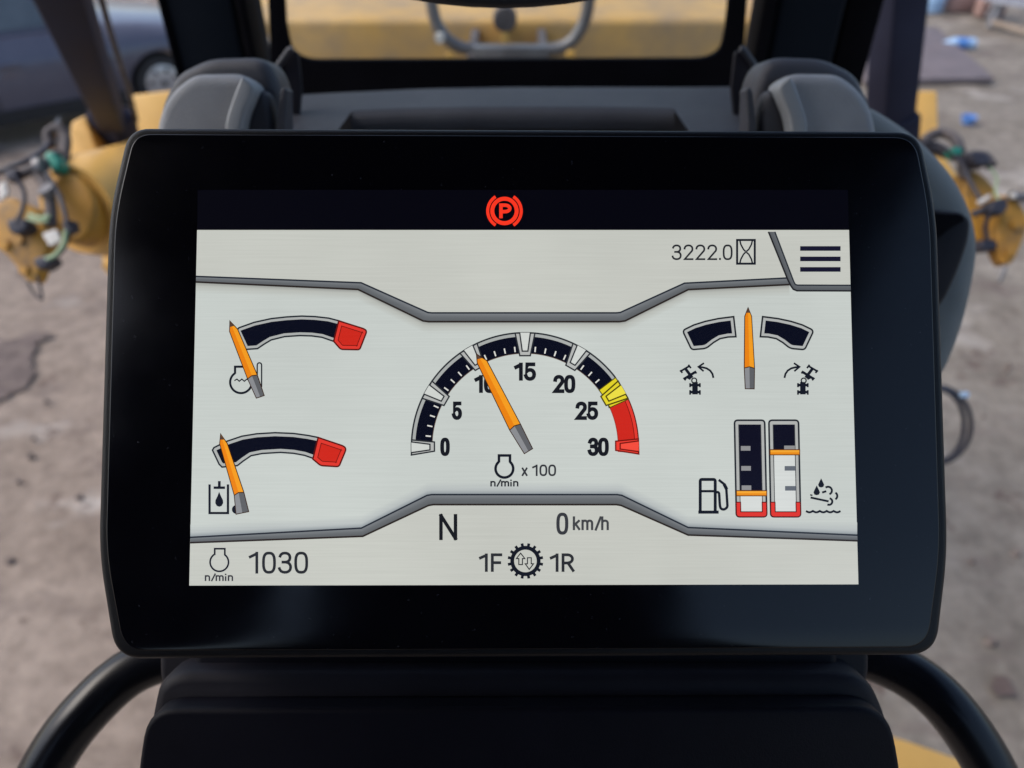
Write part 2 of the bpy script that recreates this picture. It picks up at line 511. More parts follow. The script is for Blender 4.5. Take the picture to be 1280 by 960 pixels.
# unseen cab shell added to keep sky off the dashboard and monitor glass
structure(box_obj('sky_blocker_roof', (-0.82, -1.2, 3.10), (0.82, 0.62, 3.18), 'lining', None, 0.02))
structure(box_obj('sky_blocker_rail', (-0.82, -1.2, 2.83), (-0.76, 0.62, 3.098), 'lining', None, 0.015))
structure(box_obj('sky_blocker_rail', (0.76, -1.2, 2.95), (0.82, 0.62, 3.098), 'lining', None, 0.015))
structure(box_obj('sky_blocker_panel', (-0.82, -1.2, 1.3), (-0.76, -0.25, 2.829), 'lining', None, 0.015))  # added out of view to hide bright sky from the glass reflection
structure(box_obj('sky_blocker_wall', (-0.57, -1.03, 1.3), (0.46, -0.96, 3.098), 'lining', None, 0.02))  # added panel, stands in for the operator's dark reflection in the glass

# ================================================================== MONITOR
MT = R_(3.2)
M_UP = UP * math.cos(MT) + FWD * math.sin(MT)
M_N = -FWD * math.cos(MT) + UP * math.sin(MT)
M_PT = at_depth(654, 509, 0.256)
M_O = at_plane(654, 820, M_PT, M_N)
monitor = thing('display_monitor', 'black tilted touch-screen monitor showing lit gauges in front of the dashboard', 'monitor', M_O)
M_MAT = Matrix((RIGHT, M_UP, M_N)).transposed()
monitor.rotation_euler = M_MAT.to_euler()
M_FRAME = (Vector((0, 0, 0)), Vector((1, 0, 0)), Vector((0, 1, 0)), Vector((0, 0, 1)))

def mpx(px, py):
    q = at_plane(px, py, M_PT, M_N) - M_O
    return (q.dot(RIGHT), q.dot(M_UP))
PXM = 0.256 / FPX                 # metres on the screen for one pixel

def local_slab(name, pts_px, z_front, thick, mat, parent, bev, steps=5, ins=0.0):
    p2 = [mpx(*p) for p in fillet(pts_px, 10)]
    if ins: p2 = inset(p2, ins)
    fr = (Vector((0, 0, z_front)), *M_FRAME[1:])
    V, F = slab_data(p2, fr, thick, bev, steps)
    return mesh_obj(name, V, F, mat, parent, 40, world_in=False)

OUT = [(163, 161, 26), (1147, 165, 30), (1169, 268, 40), (1183, 690, 40), (1168, 817, 34), (146, 822, 34), (125, 690, 40), (138, 268, 40)]
OUT = [(640 + (x - 640) * 1.0118, 480 + (y - 480) * 1.0118, r) for x, y, r in OUT]
housing = local_slab('housing', OUT, -0.0008, 0.034, 'housing', monitor, 0.0022)
GL = [(167, 167, 22), (1144, 171, 26), (1163, 268, 40), (1176, 690, 40), (1160, 810, 30), (154, 814, 30), (131, 690, 40), (143, 268, 40)]
local_slab('front_glass', GL, 0.0, 0.003, 'glass_front', monitor, 0.0006, 3)

# ---- flat artwork of the lit display
LAYER = 0.00005
BG = (200, 206, 202)
BG_WARM = (198, 200, 193)
def ell(cx, cy, rx, ry, a0, a1, n=14, e=1.0):
    out = []
    for k in range(n + 1):
        t = R_(a0 + (a1 - a0) * k / n); c_, s_ = math.cos(t), math.sin(t)
        out.append((cx + rx * math.copysign(abs(c_) ** e, c_), cy + ry * math.copysign(abs(s_) ** e, s_)))
    return out
ARCH = lambda x0, x1: [(x0, 0.48)] + ell((x0 + x1) / 2, 0.5, (x1 - x0) / 2, 0.22, 175, 0, 10, 0.9) + [(x1, 0)]
GLYPH = {
    '0': (.44, [ell(.22, .5, .22, .5, 90, 450, 32, .72)]),
    '1': (.27, [[(.0, .80), (.245, .955)], [(.265, 1), (.265, 0)]]),
    '2': (.45, [ell(.225, .74, .215, .26, 175, -28, 14, .9) + [(.02, .0), (.45, .0)]]),
    '3': (.44, [ell(.215, .765, .2, .235, 165, -84, 14, .9) + [(.13, .53)], [(.13, .53)] + ell(.215, .265, .225, .265, 84, -168, 14, .9)]),
    '5': (.44, [[(.41, 1), (.07, 1), (.035, .5)] + ell(.215, .31, .225, .31, 128, -165, 16, .92)]),
    'N': (.46, [[(0, 0), (0, 1)], [(0, 1), (.46, 0)], [(.46, 0), (.46, 1)]]),
    'F': (.38, [[(.38, 1), (0, 1), (0, 0)], [(0, .5), (.33, .5)]]),
    'R': (.45, [[(0, 0), (0, 1), (.2, 1)] + ell(.2, .74, .22, .26, 88, -88, 12) + [(0, .48)], [(.22, .48), (.45, 0)]]),
    'P': (.45, [[(0, 0), (0, 1), (.2, 1)] + ell(.2, .72, .25, .28, 88, -88, 12) + [(0, .44)]]),
    'k': (.31, [[(0, 0), (0, 1)], [(.29, .7), (0, .32)], [(.1, .43), (.31, 0)]]),
    'm': (.56, [[(0, 0), (0, .72)], ARCH(0, .28), ARCH(.28, .56)]),
    'n': (.32, [[(0, 0), (0, .72)], ARCH(0, .32)]),
    'h': (.32, [[(0, 0), (0, 1)], ARCH(0, .32)]),
    'i': (.0, [[(0, 0), (0, .56)], [(0, .95), (0, .97)]]),
    'x': (.3, [[(0, 0), (.3, .7)], [(0, .7), (.3, 0)]]),
    '/': (.28, [[(0, -.04), (.28, 1)]]),
    '.': (.0, [[(0, .0), (0, .03)]]),
}
TRACK = {'1': .26, 'i': .24, 'F': .14, '/': .1, 'm': .22}
class Art:
    """coloured flat shapes in photograph pixels on the screen"""
    def __init__(self): self.V, self.F, self.C = [], [], []
    def add(self, pts, tris, cols, lay):
        i0 = len(self.V)
        for p in pts: self.V.append((*mpx(*p), lay * LAYER))
        for c in cols: self.C.append((*s2l(c), 1.0))
        for t in tris: self.F.append(tuple(i0 + k for k in t))
        return self
    def poly(self, pts, col, lay):
        return self.add(pts, fill(pts), [col] * len(pts), lay)
    def strip(self, A, B, ca, cb, lay):
        n = len(A)
        tr = []
        for i in range(n - 1):
            tr += [(i, i + 1, n + i + 1), (i, n + i + 1, n + i)]
        return self.add(list(A) + list(B), tr, [ca] * n + [cb] * n, lay)
    def stroke(self, pts, w, col, lay, closed=False):
        n = len(pts); L, Rr = [], []
        for i in range(n):
            p = Vector(pts[i][:2])
            a = Vector(pts[i - 1][:2]) if (i > 0 or closed) else None
            b = Vector(pts[(i + 1) % n][:2]) if (i < n - 1 or closed) else None
            da = (p - a).normalized() if a is not None else (b - p).normalized()
            db = (b - p).normalized() if b is not None else da
            na = Vector((-da.y, da.x)); nb = Vector((-db.y, db.x))
            m = na + nb
            m = na if m.length < 1e-6 else m.normalized()
            k = max(0.45, m.dot(na))
            L.append(tuple(p + m * (w / 2 / k))); Rr.append(tuple(p - m * (w / 2 / k)))
        if closed: L.append(L[0]); Rr.append(Rr[0])
        return self.strip(L, Rr, col, col, lay)
    def disc(self, c, r, col, lay, ry=None, n=28):
        ry = ry or r
        return self.poly([(c[0] + r * math.cos(2 * math.pi * k / n), c[1] + ry * math.sin(2 * math.pi * k / n)) for k in range(n)], col, lay)
    def ring(self, c, r, w, col, lay, a0=0, a1=360, n=40):
        full = abs(a1 - a0) >= 360
        pts = [(c[0] + r * math.cos(R_(a0 + (a1 - a0) * k / n)), c[1] - r * math.sin(R_(a0 + (a1 - a0) * k / n))) for k in range(n if full else n + 1)]
        return self.stroke(pts, w, col, lay, full)
    def outlined(self, pts, col, edge, w, lay):
        self.poly(pts, col, lay)
        return self.stroke(pts, w, edge, lay + 0.5, True)
    def text(self, st, x0, y0, x1, y1, col, lay, w):
        """monoline lettering fitted to a box; w is the stroke in pixels"""
        x = 0.0; strokes = []
        for ch in st:
            if ch == ' ':
                x += 0.26; continue
            wd, ls = GLYPH[ch]
            strokes += [[(x + p[0], p[1]) for p in l_] for l_ in ls]
            x += wd + TRACK.get(ch, 0.2)
        xs = [p[0] for l_ in strokes for p in l_]
        ax, bx = min(xs), max(xs)
        X0, X1, Y0, Y1 = x0 + w / 2, x1 - w / 2, y0 + w / 2, y1 - w / 2
        if bx - ax < 1e-6: bx = ax + 1
        for k, l_ in enumerate(strokes):
            P = [Vector((X0 + (p[0] - ax) / (bx - ax) * (X1 - X0), Y1 - p[1] * (Y1 - Y0))) for p in l_]
            closed = (P[0] - P[-1]).length < 1e-4
            if closed: P = P[:-1]
            else:
                P[0] = P[0] + (P[0] - P[1]).normalized() * w * 0.45
                P[-1] = P[-1] + (P[-1] - P[-2]).normalized() * w * 0.45
            self.stroke(P, w, col, lay + 0.02 * (k % 5), closed)
        return self
    def build(self, name, parent=None, label=None):
        me = bpy.data.meshes.new(name)
        me.from_pydata(self.V, [], self.F)
        ca = me.color_attributes.new('Col', 'FLOAT_COLOR', 'POINT')
        ca.data.foreach_set('color', [x for c in self.C for x in c])
        bm = bmesh.new(); bm.from_mesh(me)
        for f in bm.faces:
            f.normal_update()
            if f.normal.z < 0: f.normal_flip()
        bm.to_mesh(me); bm.free()
        me.materials.append(MAT['screen'])
        o = bpy.data.objects.new(name, me); COL.objects.link(o)
        o.parent = parent or monitor
        if label: o['label'] = label
        return o

class Crop:
    """coordinates read off an enlarged crop: origin and scale"""
    def __init__(self, ox, oy, s): self.o = (ox, oy); self.s = s
    def __call__(self, *pts): return [(self.o[0] + p[0] / self.s, self.o[1] + p[1] / self.s, *([p[2] / self.s] if len(p) > 2 else [])) for p in pts]
    def l(self, v): return v / self.s
    def bb(self, x0, y0, x1, y1): return (self.o[0] + x0 / self.s, self.o[1] + y0 / self.s, self.o[0] + x1 / self.s, self.o[1] + y1 / self.s)
c1 = Crop(230, 370, 1280 / 270); c2 = Crop(230, 520, 1178 / 270); c3 = Crop(500, 400, 4.0); c4 = Crop(500, 600, 4.0)
c5 = Crop(820, 370, 1280 / 260); c6 = Crop(820, 510, 1085 / 260); c7 = Crop(780, 280, 1280 / 300); c8 = Crop(560, 230, 8.0)

INK = (22, 26, 38); NAVY = (10, 13, 29); GREY = (172, 174, 172); RIDGE = (112, 116, 120)
RED = (204, 40, 30); REDL = (226, 58, 48)

# dark warning strip above the white field and the lit field itself
strip_o = Art().poly([(248, 238), (1059, 238), (1060, 287), (247.5, 287)], (4, 4, 12), 12).build('warning_strip')
def brake():
    a = Art(); cc = c8((565, 275))[0]; col = (250, 56, 34)
    a.ring(cc, c8.l(122), c8.l(40), col, 14)
    a.ring(cc, c8.l(167), c8.l(31), col, 14, 122, 238); a.ring(cc, c8.l(167), c8.l(31), col, 14, -58, 58)
    a.text('P', *c8.bb(512, 200, 636, 350), col, 14, 4.4)
    a.build('parking_brake_lamp', strip_o)
brake()

TL, TR, BR, BL = (247.3, 288), (1060.3, 288), (1072, 730), (237.5, 731.5)


U_up = [(246.2, 346), (452, 354), (535, 391), (540, 391.5), (770, 391.5), (775, 391), (855, 354.5), (983, 348)]
U_lo = [(246, 353), (448, 362.3), (529, 401.5), (536, 402.5), (774, 402.5), (781, 401.5), (859.7, 362.5), (986, 356.2)]
L_up = [(239, 671.3), (452.3, 659.8), (534, 619), (540, 618), (771, 618), (777, 619), (859.5, 659), (1070.4, 668.6)]
L_lo = [(239, 678), (454, 670), (536, 631.5), (542, 630.5), (770, 630.5), (776, 631.5), (859.5, 668.4), (1070.8, 675.6)]
screen = Art().poly([TL, TR, BR, BL], BG_WARM, 12).poly(U_lo[:-1] + [(984, 356.5), (995, 363), (1062, 363.5), (1070.4, 668.6)] + L_up[-2::-1], BG, 12.4).build('screen')
def shift(pts, dy): return [(x, y + dy) for x, y in pts]
def divider(up, lo, sh, shlist):
    a = Art()
    for (A, B, ca, cb) in shlist: a.strip(A, B, ca, cb, 13)
    mid = [((p[0] + q[0]) / 2, (p[1] + q[1]) / 2) for p, q in zip(up, lo)]
    a.strip(up, mid, (126, 130, 134), (104, 108, 112), 14); a.strip(mid, lo, (104, 108, 112), (92, 95, 98), 14)
    a.stroke(up, 2.0, (38, 44, 54), 15); a.stroke(lo, 2.2, (44, 38, 36), 15)
    return a
divider(U_up, U_lo, 0, [(U_lo, shift(U_lo, 5), (150, 152, 148), (186, 189, 183)), (shift(U_lo, 5), shift(U_lo, 14), (186, 189, 183), BG)]).build('divider_bar', screen)
divider(L_up, L_lo, 0, [(L_up, shift(L_up, -6), (138, 146, 152), (184, 190, 190)), (shift(L_up, -6), shift(L_up, -16), (184, 190, 190), BG)]).build('divider_bar', screen)
a = Art()
mo = [(959.5, 290.5), (983.5, 350), (987.5, 358), (990.5, 362.2), (995, 364), (1062.2, 364.2)]
mi = [(967.5, 290.5), (988.5, 346), (991, 352.5), (993, 356.2), (996, 357), (1062, 357.2)]
a.strip(mo, mi, (84, 88, 92), (104, 108, 112), 16); a.stroke(mo, 2, (34, 34, 38), 17); a.stroke(mi, 1.8, (42, 48, 56), 17)
a.build('menu_divider', screen)
a = Art()
for y in (308.3, 321.3, 334.4): a.poly([(999.2, y), (1049.6, y), (1049.6, y + 5.8), (999.2, y + 5.8)], (24, 24, 46), 14)
a.build('menu_icon', screen)
Art().text('3222.0', *c7.bb(252, 112, 576, 195), (38, 40, 46), 14, 2.3).build('hour_meter_reading', screen)
a = Art()
a.stroke(c7((600, 88), (694, 88), (694, 214), (600, 214)), 2.6, INK, 14, True)
hl = [(614, 88), (620, 112), (634, 138), (646, 150)]; hr = [(682, 88), (676, 112), (662, 138), (648, 150)]
a.stroke(c7(*hl), 1.9, INK, 14); a.stroke(c7(*hr), 1.9, INK, 14)
a.stroke(c7(*[(x, 302 - y) for x, y in hl]), 1.9, INK, 14); a.stroke(c7(*[(x, 302 - y) for x, y in hr]), 1.9, INK, 14)
a.build('hourglass_icon', screen)

def needle(c, tip, L0, R0, L1, R1, B0, B1, parent):
    """tip, left/right shoulder, left/right end of the orange, left/right end of the grey heel"""
    a = Art()
    P = c(tip, L0, L1, B0, B1, R1, R0)
    tip, L0, L1, B0, B1, R1, R0 = [Vector(p) for p in P]
    m0 = (L0 + R0) / 2; m1 = (L1 + R1) / 2 + (tip - (L1 + R1) / 2).normalized() * 1.6; mb = (B0 + B1) / 2
    a.stroke([tip, L0, L1, B0, B1, R1, R0], 2.2, (58, 32, 14), 20, True)
    a.poly([tip, L0, L1, m1, m0], (236, 132, 20), 21); a.poly([tip, m0, m1, R1, R0], (246, 158, 34), 21)
    a.poly([tip, tip.lerp(L0, 0.55), tip.lerp(R0, 0.55)], (88, 66, 56), 22)
    a.poly([L1, B0, mb, m1], (140, 142, 146), 21); a.poly([m1, mb, B1, R1], (96, 98, 102), 21)
    a.stroke([L1, m1, R1], 1.2, (64, 40, 22), 22)
    return a.build('gauge_needle', parent)

def arc_gauge(c, top, bottom, left, red, name):
    """swept gauge: navy field, pale rim, red end"""
    a = Art()
    body = c(*(left + top + bottom[::-1]))
    a.poly(body, (176, 179, 177), 14); a.stroke(body, 2.0, (36, 42, 50), 14.5, True)
    a.poly(inset(body, c.l(19)), NAVY, 15)
    part = a.build(name)
    r = Art(); rp = fillet(c(*red))
    r.poly(rp, REDL, 16); r.stroke(rp, 1.9, (92, 18, 14), 16.5, True)
    ri = inset(rp, c.l(24)); r.poly(ri, (208, 42, 30), 17); r.stroke(ri, 1.0, (120, 22, 16), 17.5, True)
    r.build('red_zone', part)
    return part

def engine_icon(a, c, cx, cy, r, nx0, nx1, ny, w, lay=14):
    cc = c((cx, cy))[0]
    g = math.degrees(math.acos(min(1, (nx1 - nx0) / 2 / r)))
    a.ring(cc, c.l(r), w, INK, lay, 180 - g, 360 + g)
    h = math.sin(R_(g)) * r
    a.stroke(c((nx0, cy - h + 3), (nx0, ny), (nx1, ny), (nx1, cy - h + 3)), w, INK, lay)

# coolant temperature
g = arc_gauge(c1, [(330, 190), (420, 158), (520, 136), (610, 126), (700, 121), (780, 124), (860, 133), (918, 148), (985, 170)],
              [(370, 318), (440, 313), (480, 286), (520, 262), (600, 242), (690, 236), (760, 238), (820, 246), (890, 270), (945, 312)],
              [(318, 206)], [(920, 149), (1075, 198, 22), (1086, 212, 16), (1044, 320, 14), (932, 318, 14), (890, 270)], 'coolant_gauge')
a = Art(); engine_icon(a, c1, 342, 512, 64, 307, 378, 420, 2.8)
a.stroke(c1((303, 503), (318, 493), (332, 506), (347, 493), (362, 506), (376, 494), (395, 500)), 1.5, INK, 14)
a.ring(c1((451, 410))[0], c1.l(13), 1.7, INK, 14, 0, 180, 12); a.stroke(c1((438, 410), (438, 480)), 1.7, INK, 14); a.stroke(c1((464, 410), (464, 540)), 1.7, INK, 14)
a.disc(c1((452, 562))[0], c1.l(20), INK, 14)
a.stroke(c1((446, 490), (446, 560)), 1.7, INK, 14)
a.build('coolant_symbol', g)
needle(c1, (280, 155), (279, 212), (322, 200), (385, 491), (438, 470), (436, 603), (478, 589), g)
# hydraulic oil temperature
g = arc_gauge(c2, [(240, 137), (320, 110), (400, 97), (500, 91), (600, 95), (680, 106), (735, 117), (800, 140)],
              [(212, 278), (295, 270), (330, 243), (370, 216), (430, 204), (530, 198), (600, 203), (660, 214), (712, 232), (762, 264)],
              [(196, 262), (160, 186), (168, 172)], [(735, 117), (878, 165, 20), (887, 182, 14), (848, 276, 14), (748, 270, 14), (706, 234)], 'hydraulic_oil_gauge')
a = Art()
a.stroke(c2((144, 372), (144, 528), (244, 528), (244, 372)), 2.9, INK, 14)
a.stroke(c2((166, 390), (228, 390)), 3.2, INK, 14); a.stroke(c2((197, 354), (197, 386)), 3.4, INK, 14)
a.poly(c2((196, 412), (206, 436), (217, 458), (218, 474), (210, 489), (197, 494), (183, 489), (175, 474), (176, 458), (187, 436)), INK, 14)
a.disc(c2((291, 508))[0], c2.l(24), INK, 19)
a.build('oil_tank_symbol', g)
needle(c2, (207, 102), (203, 150), (240, 150), (282, 430), (330, 415), (292, 531), (356, 518), g)

# tachometer
TC = c3((625, 631))[0]; TRs = 0.25
def pol(r, ang): return (TC[0] + r * TRs * math.cos(R_(ang)), TC[1] - r * TRs * math.sin(R_(ang)))
def sector(a, r0, r1, a0, a1, col, lay, n=14, r0b=None):
    A = [pol(r1, a0 + (a1 - a0) * k / n) for k in range(n + 1)]
    B = [pol(r0, a0 + (a1 - a0) * k / n) for k in range(n + 1)]
    return a.strip(A, B, col, col, lay)
def tach():
    a = Art()
    sector(a, 546, 566, 184, 37, (168, 172, 170), 14, 60)
    sector(a, 463, 547, 180, 37, NAVY, 14.3, 60)
    a.stroke([pol(566, 184 - k * 147 / 60) for k in range(61)], 2.0, (40, 44, 50), 15)
    a.stroke([pol(463, 178 - k * 141 / 60) for k in range(61)], 0.8, (90, 70, 60), 15)
    part = a.build('tachometer')
    # coloured ends
    y = Art(); sector(y, 463, 566, 37.2, 24.5, (226, 210, 40), 16, 8)
    y.stroke([pol(566, 37.2 - k * 12.7 / 8) for k in range(9)] + [pol(463, 24.5)] + [pol(463, 24.5 + k * 12.7 / 8) for k in range(9)], 1.2, (70, 62, 14), 16.5, True)
    y.build('yellow_zone', part)
    r = Art(); sector(r, 463, 566, 24.3, -3.5, RED, 16, 14); sector(r, 549, 566, 24.3, -3.5, REDL, 16.3, 14)
    r.stroke([pol(566, 24.3 - k * 2) for k in range(14)], 1.4, (92, 18, 14), 17); r.stroke([pol(547, 24.3 - k * 2) for k in range(14)], 0.9, (110, 20, 14), 17)
    r.stroke([pol(464, 24.3 - k * 2) for k in range(13)], 0.9, (150, 40, 30), 17)
    r.build('red_zone', part)
    # wedge marks every five
    for v in range(7):
        ang = 180 - 30 * v - (0 if v else -0.5)
        rim, core, ed = ((180, 182, 180), (208, 212, 208), (40, 44, 50)) if v < 5 else (((228, 212, 46), (236, 222, 70), (74, 66, 14)) if v == 5 else ((238, 62, 50), (244, 78, 62), (120, 22, 16)))
        w = Art()
        ow, iw = (5.0, 3.3)
        if v == 0: pts = [pol(566, ang - 3.2 - .5), pol(452, ang - 3.2), pol(452, ang + 2.6), pol(568, ang + 3.9)]
        elif v == 6: pts = [pol(568, ang - 3.9), pol(452, ang - 2.6), pol(452, ang + 3.2), pol(566, ang + 3.7)]
        else: pts = [pol(566, ang + ow), pol(452, ang + iw), pol(452, ang - iw), pol(566, ang - ow)]
        w.poly(pts, rim, 18); w.stroke(pts, 1.8, ed, 18.3, True)
        q = [pol(567, ang + 2.7), pol(474, ang + 1.7), pol(474, ang - 1.7), pol(567, ang - 2.7)]
        w.poly(q, core, 18.6); w.stroke(q, 1.7, ed, 19)
        w.build('wedge_mark', part)
    t = Art()
    for k in range(1, 24):
        if k % 5 == 0: continue
        an = 180 - 6 * k
        t.stroke([pol(472, an), pol(498, an)], 1.7, (222, 222, 216), 17)
    t.build('tick_marks', part)
    for s, bb in (('0', (202, 588, 250, 680)), ('5', (260, 408, 311, 500)), ('10', (372, 275, 478, 366)), ('15', (570, 213, 680, 305)),
                  ('20', (766, 275, 876, 366)), ('25', (877, 408, 990, 500)), ('30', (937, 588, 1043, 680))):
        Art().text(s, *c3.bb(*bb), (24, 26, 34), 14, 4.8).build('dial_number', part)
    e = Art(); engine_icon(e, c3, 522, 743, 44, 495, 550, 677, 3.3)
    e.text('n/min', *c3.bb(452, 796, 592, 832), INK, 14, 1.9)
    e.build('engine_symbol', part)
    Art().text('x 100', *c3.bb(608, 722, 780, 780), (52, 54, 60), 14, 2.3).build('multiplier', part)
    needle(c3, (385, 175), (389, 216), (433, 206), (550, 549), (600, 521), (622, 665), (660, 642), part)
tach()

# articulation gauge
def artic():
    part = None
    mir = lambda P: [(1126 - x, y, *r) for x, y, *r in P]
    P = [(160, 214, 22), (230, 180), (300, 158), (380, 141), (474, 129), (488, 252), (440, 254), (390, 264), (350, 288), (305, 324, 22), (216, 332, 18)]
    a = Art()
    for Q in (P, mir(P)):
        pts = fillet(c5(*Q)); a.poly(pts, (180, 183, 181), 14); a.stroke(pts, 2.1, (34, 38, 44), 14.5, True)
        a.poly(inset(pts, c5.l(21)), NAVY, 15)
    part = a.build('articulation_gauge')
    def machine(flip):
        f = (lambda P: [(1136 - x, y) for x, y in P]) if flip else (lambda P: P)
        s = Art()
        def bar(P, w): s.stroke(c5(*f(P)), c5.l(w), INK, 14)
        # rear half, upright
        bar([(237, 530), (237, 606)], 34); bar([(203, 549), (272, 549)], 16); bar([(203, 592), (272, 592)], 16)
        for x in (207, 267):
            bar([(x, 537), (x, 562)], 11); bar([(x, 580), (x, 608)], 11)
        s.ring(c5(*f([(232, 521)]))[0], c5.l(15), c5.l(8), INK, 14)
        # front half, swung
        bar([(220, 504), (178, 448)], 18); bar([(172, 510), (240, 468)], 16); bar([(196, 490), (216, 500)], 40)
        bar([(152, 462), (206, 430)], 12)
        bar([(145, 458), (160, 474)], 11); bar([(196, 424), (212, 445)], 11); bar([(166, 504), (180, 520)], 11); bar([(236, 462), (246, 478)], 11)
        # arrow
        bar([(350, 505), (344, 480), (330, 460), (308, 446), (284, 440), (262, 438)], 12)
        bar([(292, 414), (258, 437), (290, 464)], 11)
        s.build('swing_symbol', part)
    machine(False); machine(True)
    needle(c5, (561, 80), (543, 128), (580, 128), (540, 444), (598, 446), (546, 569), (596, 570), part)
artic()

# fuel and additive columns
def column(x0, x1, xb0, xb1, level, ticks, side, name):
    """column with a pale rim, navy field, orange level bar and red foot; x0..x1 top, xb0..xb1 foot"""
    a = Art()
    out = fillet(c6((x0, 64, 18), (x1, 64, 18), (xb1, 566, 18), (xb0, 566, 18)))
    a.poly(out, (176, 178, 176), 14); a.stroke(out, 2.2, (34, 38, 46), 14.5, True)
    lx = lambda y, e: x0 + e + (xb0 - x0) * (y - 64) / 502
    rx = lambda y, e: x1 - e + (xb1 - x1) * (y - 64) / 502
    a.poly(c6((lx(86, 22), 86), (rx(86, 22), 86), (rx(level, 22), level), (lx(level, 22), level)), (14, 14, 32), 15)
    a.poly(c6((lx(level, 22), level), (rx(level, 22), level), (rx(538, 22), 538), (lx(538, 22), 538)), (212, 216, 214), 15)
    a.stroke(c6((lx(86, 21), 86), (lx(538, 21), 538)), 1.0, (60, 62, 66), 15.3); a.stroke(c6((rx(86, 21), 86), (rx(538, 21), 538)), 1.0, (60, 62, 66), 15.3)
    part = a.build(name)
    r = Art()
    foot = fillet(c6((lx(490, 0), 490), (lx(490, 23), 490), (lx(540, 23), 540), (rx(540, 23), 540), (rx(490, 23), 490), (rx(490, 0), 490), (rx(566, 0), 566, 18), (lx(566, 0), 566, 18)))
    r.poly(foot, (222, 54, 46), 16); r.stroke(foot, 1.2, (84, 18, 16), 16.5, True); r.build('red_zone', part)
    t = Art()
    for y, col in ticks:
        xa, xb = (lx(y, 30), lx(y, 80)) if side < 0 else (rx(y, 78), rx(y, 22))
        t.poly(c6((xa, y - 12), (xb, y - 12), (xb, y + 12), (xa, y + 12)), col, 16)
    t.build('tick_marks', part)
    b = Art()
    q = c6((lx(level, 2), level - 13), (rx(level, -2), level - 13), (rx(level, -2), level + 14), (lx(level, 2), level + 14))
    b.poly(q, (232, 140, 24), 17); b.poly([q[0], q[1], ((q[1][0] + q[2][0]) / 2, (q[1][1] + q[2][1]) / 2), ((q[0][0] + q[3][0]) / 2, (q[0][1] + q[3][1]) / 2)], (244, 168, 52), 17.3)
    b.stroke(q, 1.1, (96, 48, 10), 17.6, True); b.build('level_marker', part)
    return part
GT = (142, 142, 144)
g = column(406, 563, 416, 574, 443, [(210, GT), (314, GT), (415, GT)], -1, 'fuel_gauge')
a = Art()
a.stroke(fillet(c6((228, 540), (228, 372, 10), (306, 372, 10), (306, 540))), 3.8, INK, 14); a.stroke(c6((218, 542), (324, 542)), 3.9, INK, 14)
a.stroke(c6((228, 433), (306, 433)), 3.0, INK, 14)
a.stroke(fillet(c6((308, 438), (326, 438, 12), (330, 505), (334, 524, 12), (352, 530, 12), (370, 516, 10), (364, 424), (352, 396), (324, 374))), 3.2, INK, 14)
a.stroke(c6((352, 396), (366, 424)), 4.2, INK, 14)
a.build('fuel_pump_symbol', g)
g = column(585, 739, 595, 750, 230, [(208, GT), (314, (100, 106, 116)), (418, (100, 106, 116))], 1, 'additive_gauge')
a = Art()
def drop(x, y, r):
    a.poly(c6((x, y - 2.0 * r), (x + .6 * r, y - .8 * r), (x + r, y + .1 * r), (x + .7 * r, y + .8 * r), (x, y + r), (x - .7 * r, y + .8 * r), (x - r, y + .1 * r), (x - .6 * r, y - .8 * r)), INK, 14)
drop(857, 398, 16); drop(834, 437, 17)
a.stroke(c6((802, 466), (896, 486)), 2.6, INK, 14); a.stroke(c6((800, 452), (812, 455)), 1.8, INK, 14)
a.stroke(c6((862, 440), (884, 433)), 2.6, INK, 14)
a.ring(c6((893, 430))[0], c6.l(20), 2.6, INK, 14, -70, 130, 16); a.ring(c6((921, 458))[0], c6.l(20), 2.6, INK, 14, -60, 60, 12); a.ring(c6((898, 487))[0], c6.l(17), 2.6, INK, 14, -120, 80, 16)
a.stroke(c6(*[(778 + k * 6, 540 + (-7 * abs(math.sin(k * 6 / 36 * math.pi)) + 4) * -1) for k in range(31)]), 2.6, INK, 14)
a.build('additive_symbol', g)

# footer read-outs
Art().text('N', *c4.bb(197, 168, 287, 300), (26, 28, 34), 14, 4.4).build('gear_letter', screen)
a = Art().text('0', *c4.bb(781, 162, 841, 272), (56, 58, 64), 14, 4.1); a.text('km/h', *c4.bb(863, 180, 1043, 250), (66, 68, 72), 14, 2.9); a.build('speed_reading', screen)
Art().text('1F', *c4.bb(395, 365, 512, 458), (44, 46, 52), 14, 3.6).build('forward_gear_text', screen)
Art().text('1R', *c4.bb(748, 365, 872, 458), (44, 46, 52), 14, 3.6).build('reverse_gear_text', screen)
a = Art(); cc = c4((627, 403))[0]
a.ring(cc, c4.l(66), c4.l(19), INK, 14, n=48)
for k in range(16):
    t = 2 * math.pi * (k + 0.5) / 16
    a.stroke([(cc[0] + math.cos(t) * c4.l(70), cc[1] + math.sin(t) * c4.l(70)), (cc[0] + math.cos(t) * c4.l(89), cc[1] + math.sin(t) * c4.l(89))], c4.l(14), INK, 14)
a.stroke(c4((594, 421), (594, 391), (582, 391), (603, 364), (624, 391), (612, 391), (612, 421)), 1.3, INK, 14.5, True)
a.stroke(c4((637, 387), (637, 417), (626, 417), (646, 445), (667, 417), (656, 417), (656, 387)), 1.3, INK, 14.5, True)
a.build('gearbox_symbol', screen)
a = Art(); engine_icon(a, c2, 197, 795, 50, 172, 227, 722, 2.2)
a.text('n/min', *c2.bb(118, 856, 272, 898), (50, 52, 58), 14, 1.9); a.build('engine_symbol', screen)
Art().text('1030', *c2.bb(357, 738, 680, 858), (40, 42, 48), 14, 3.5).build('engine_speed_reading', screen)

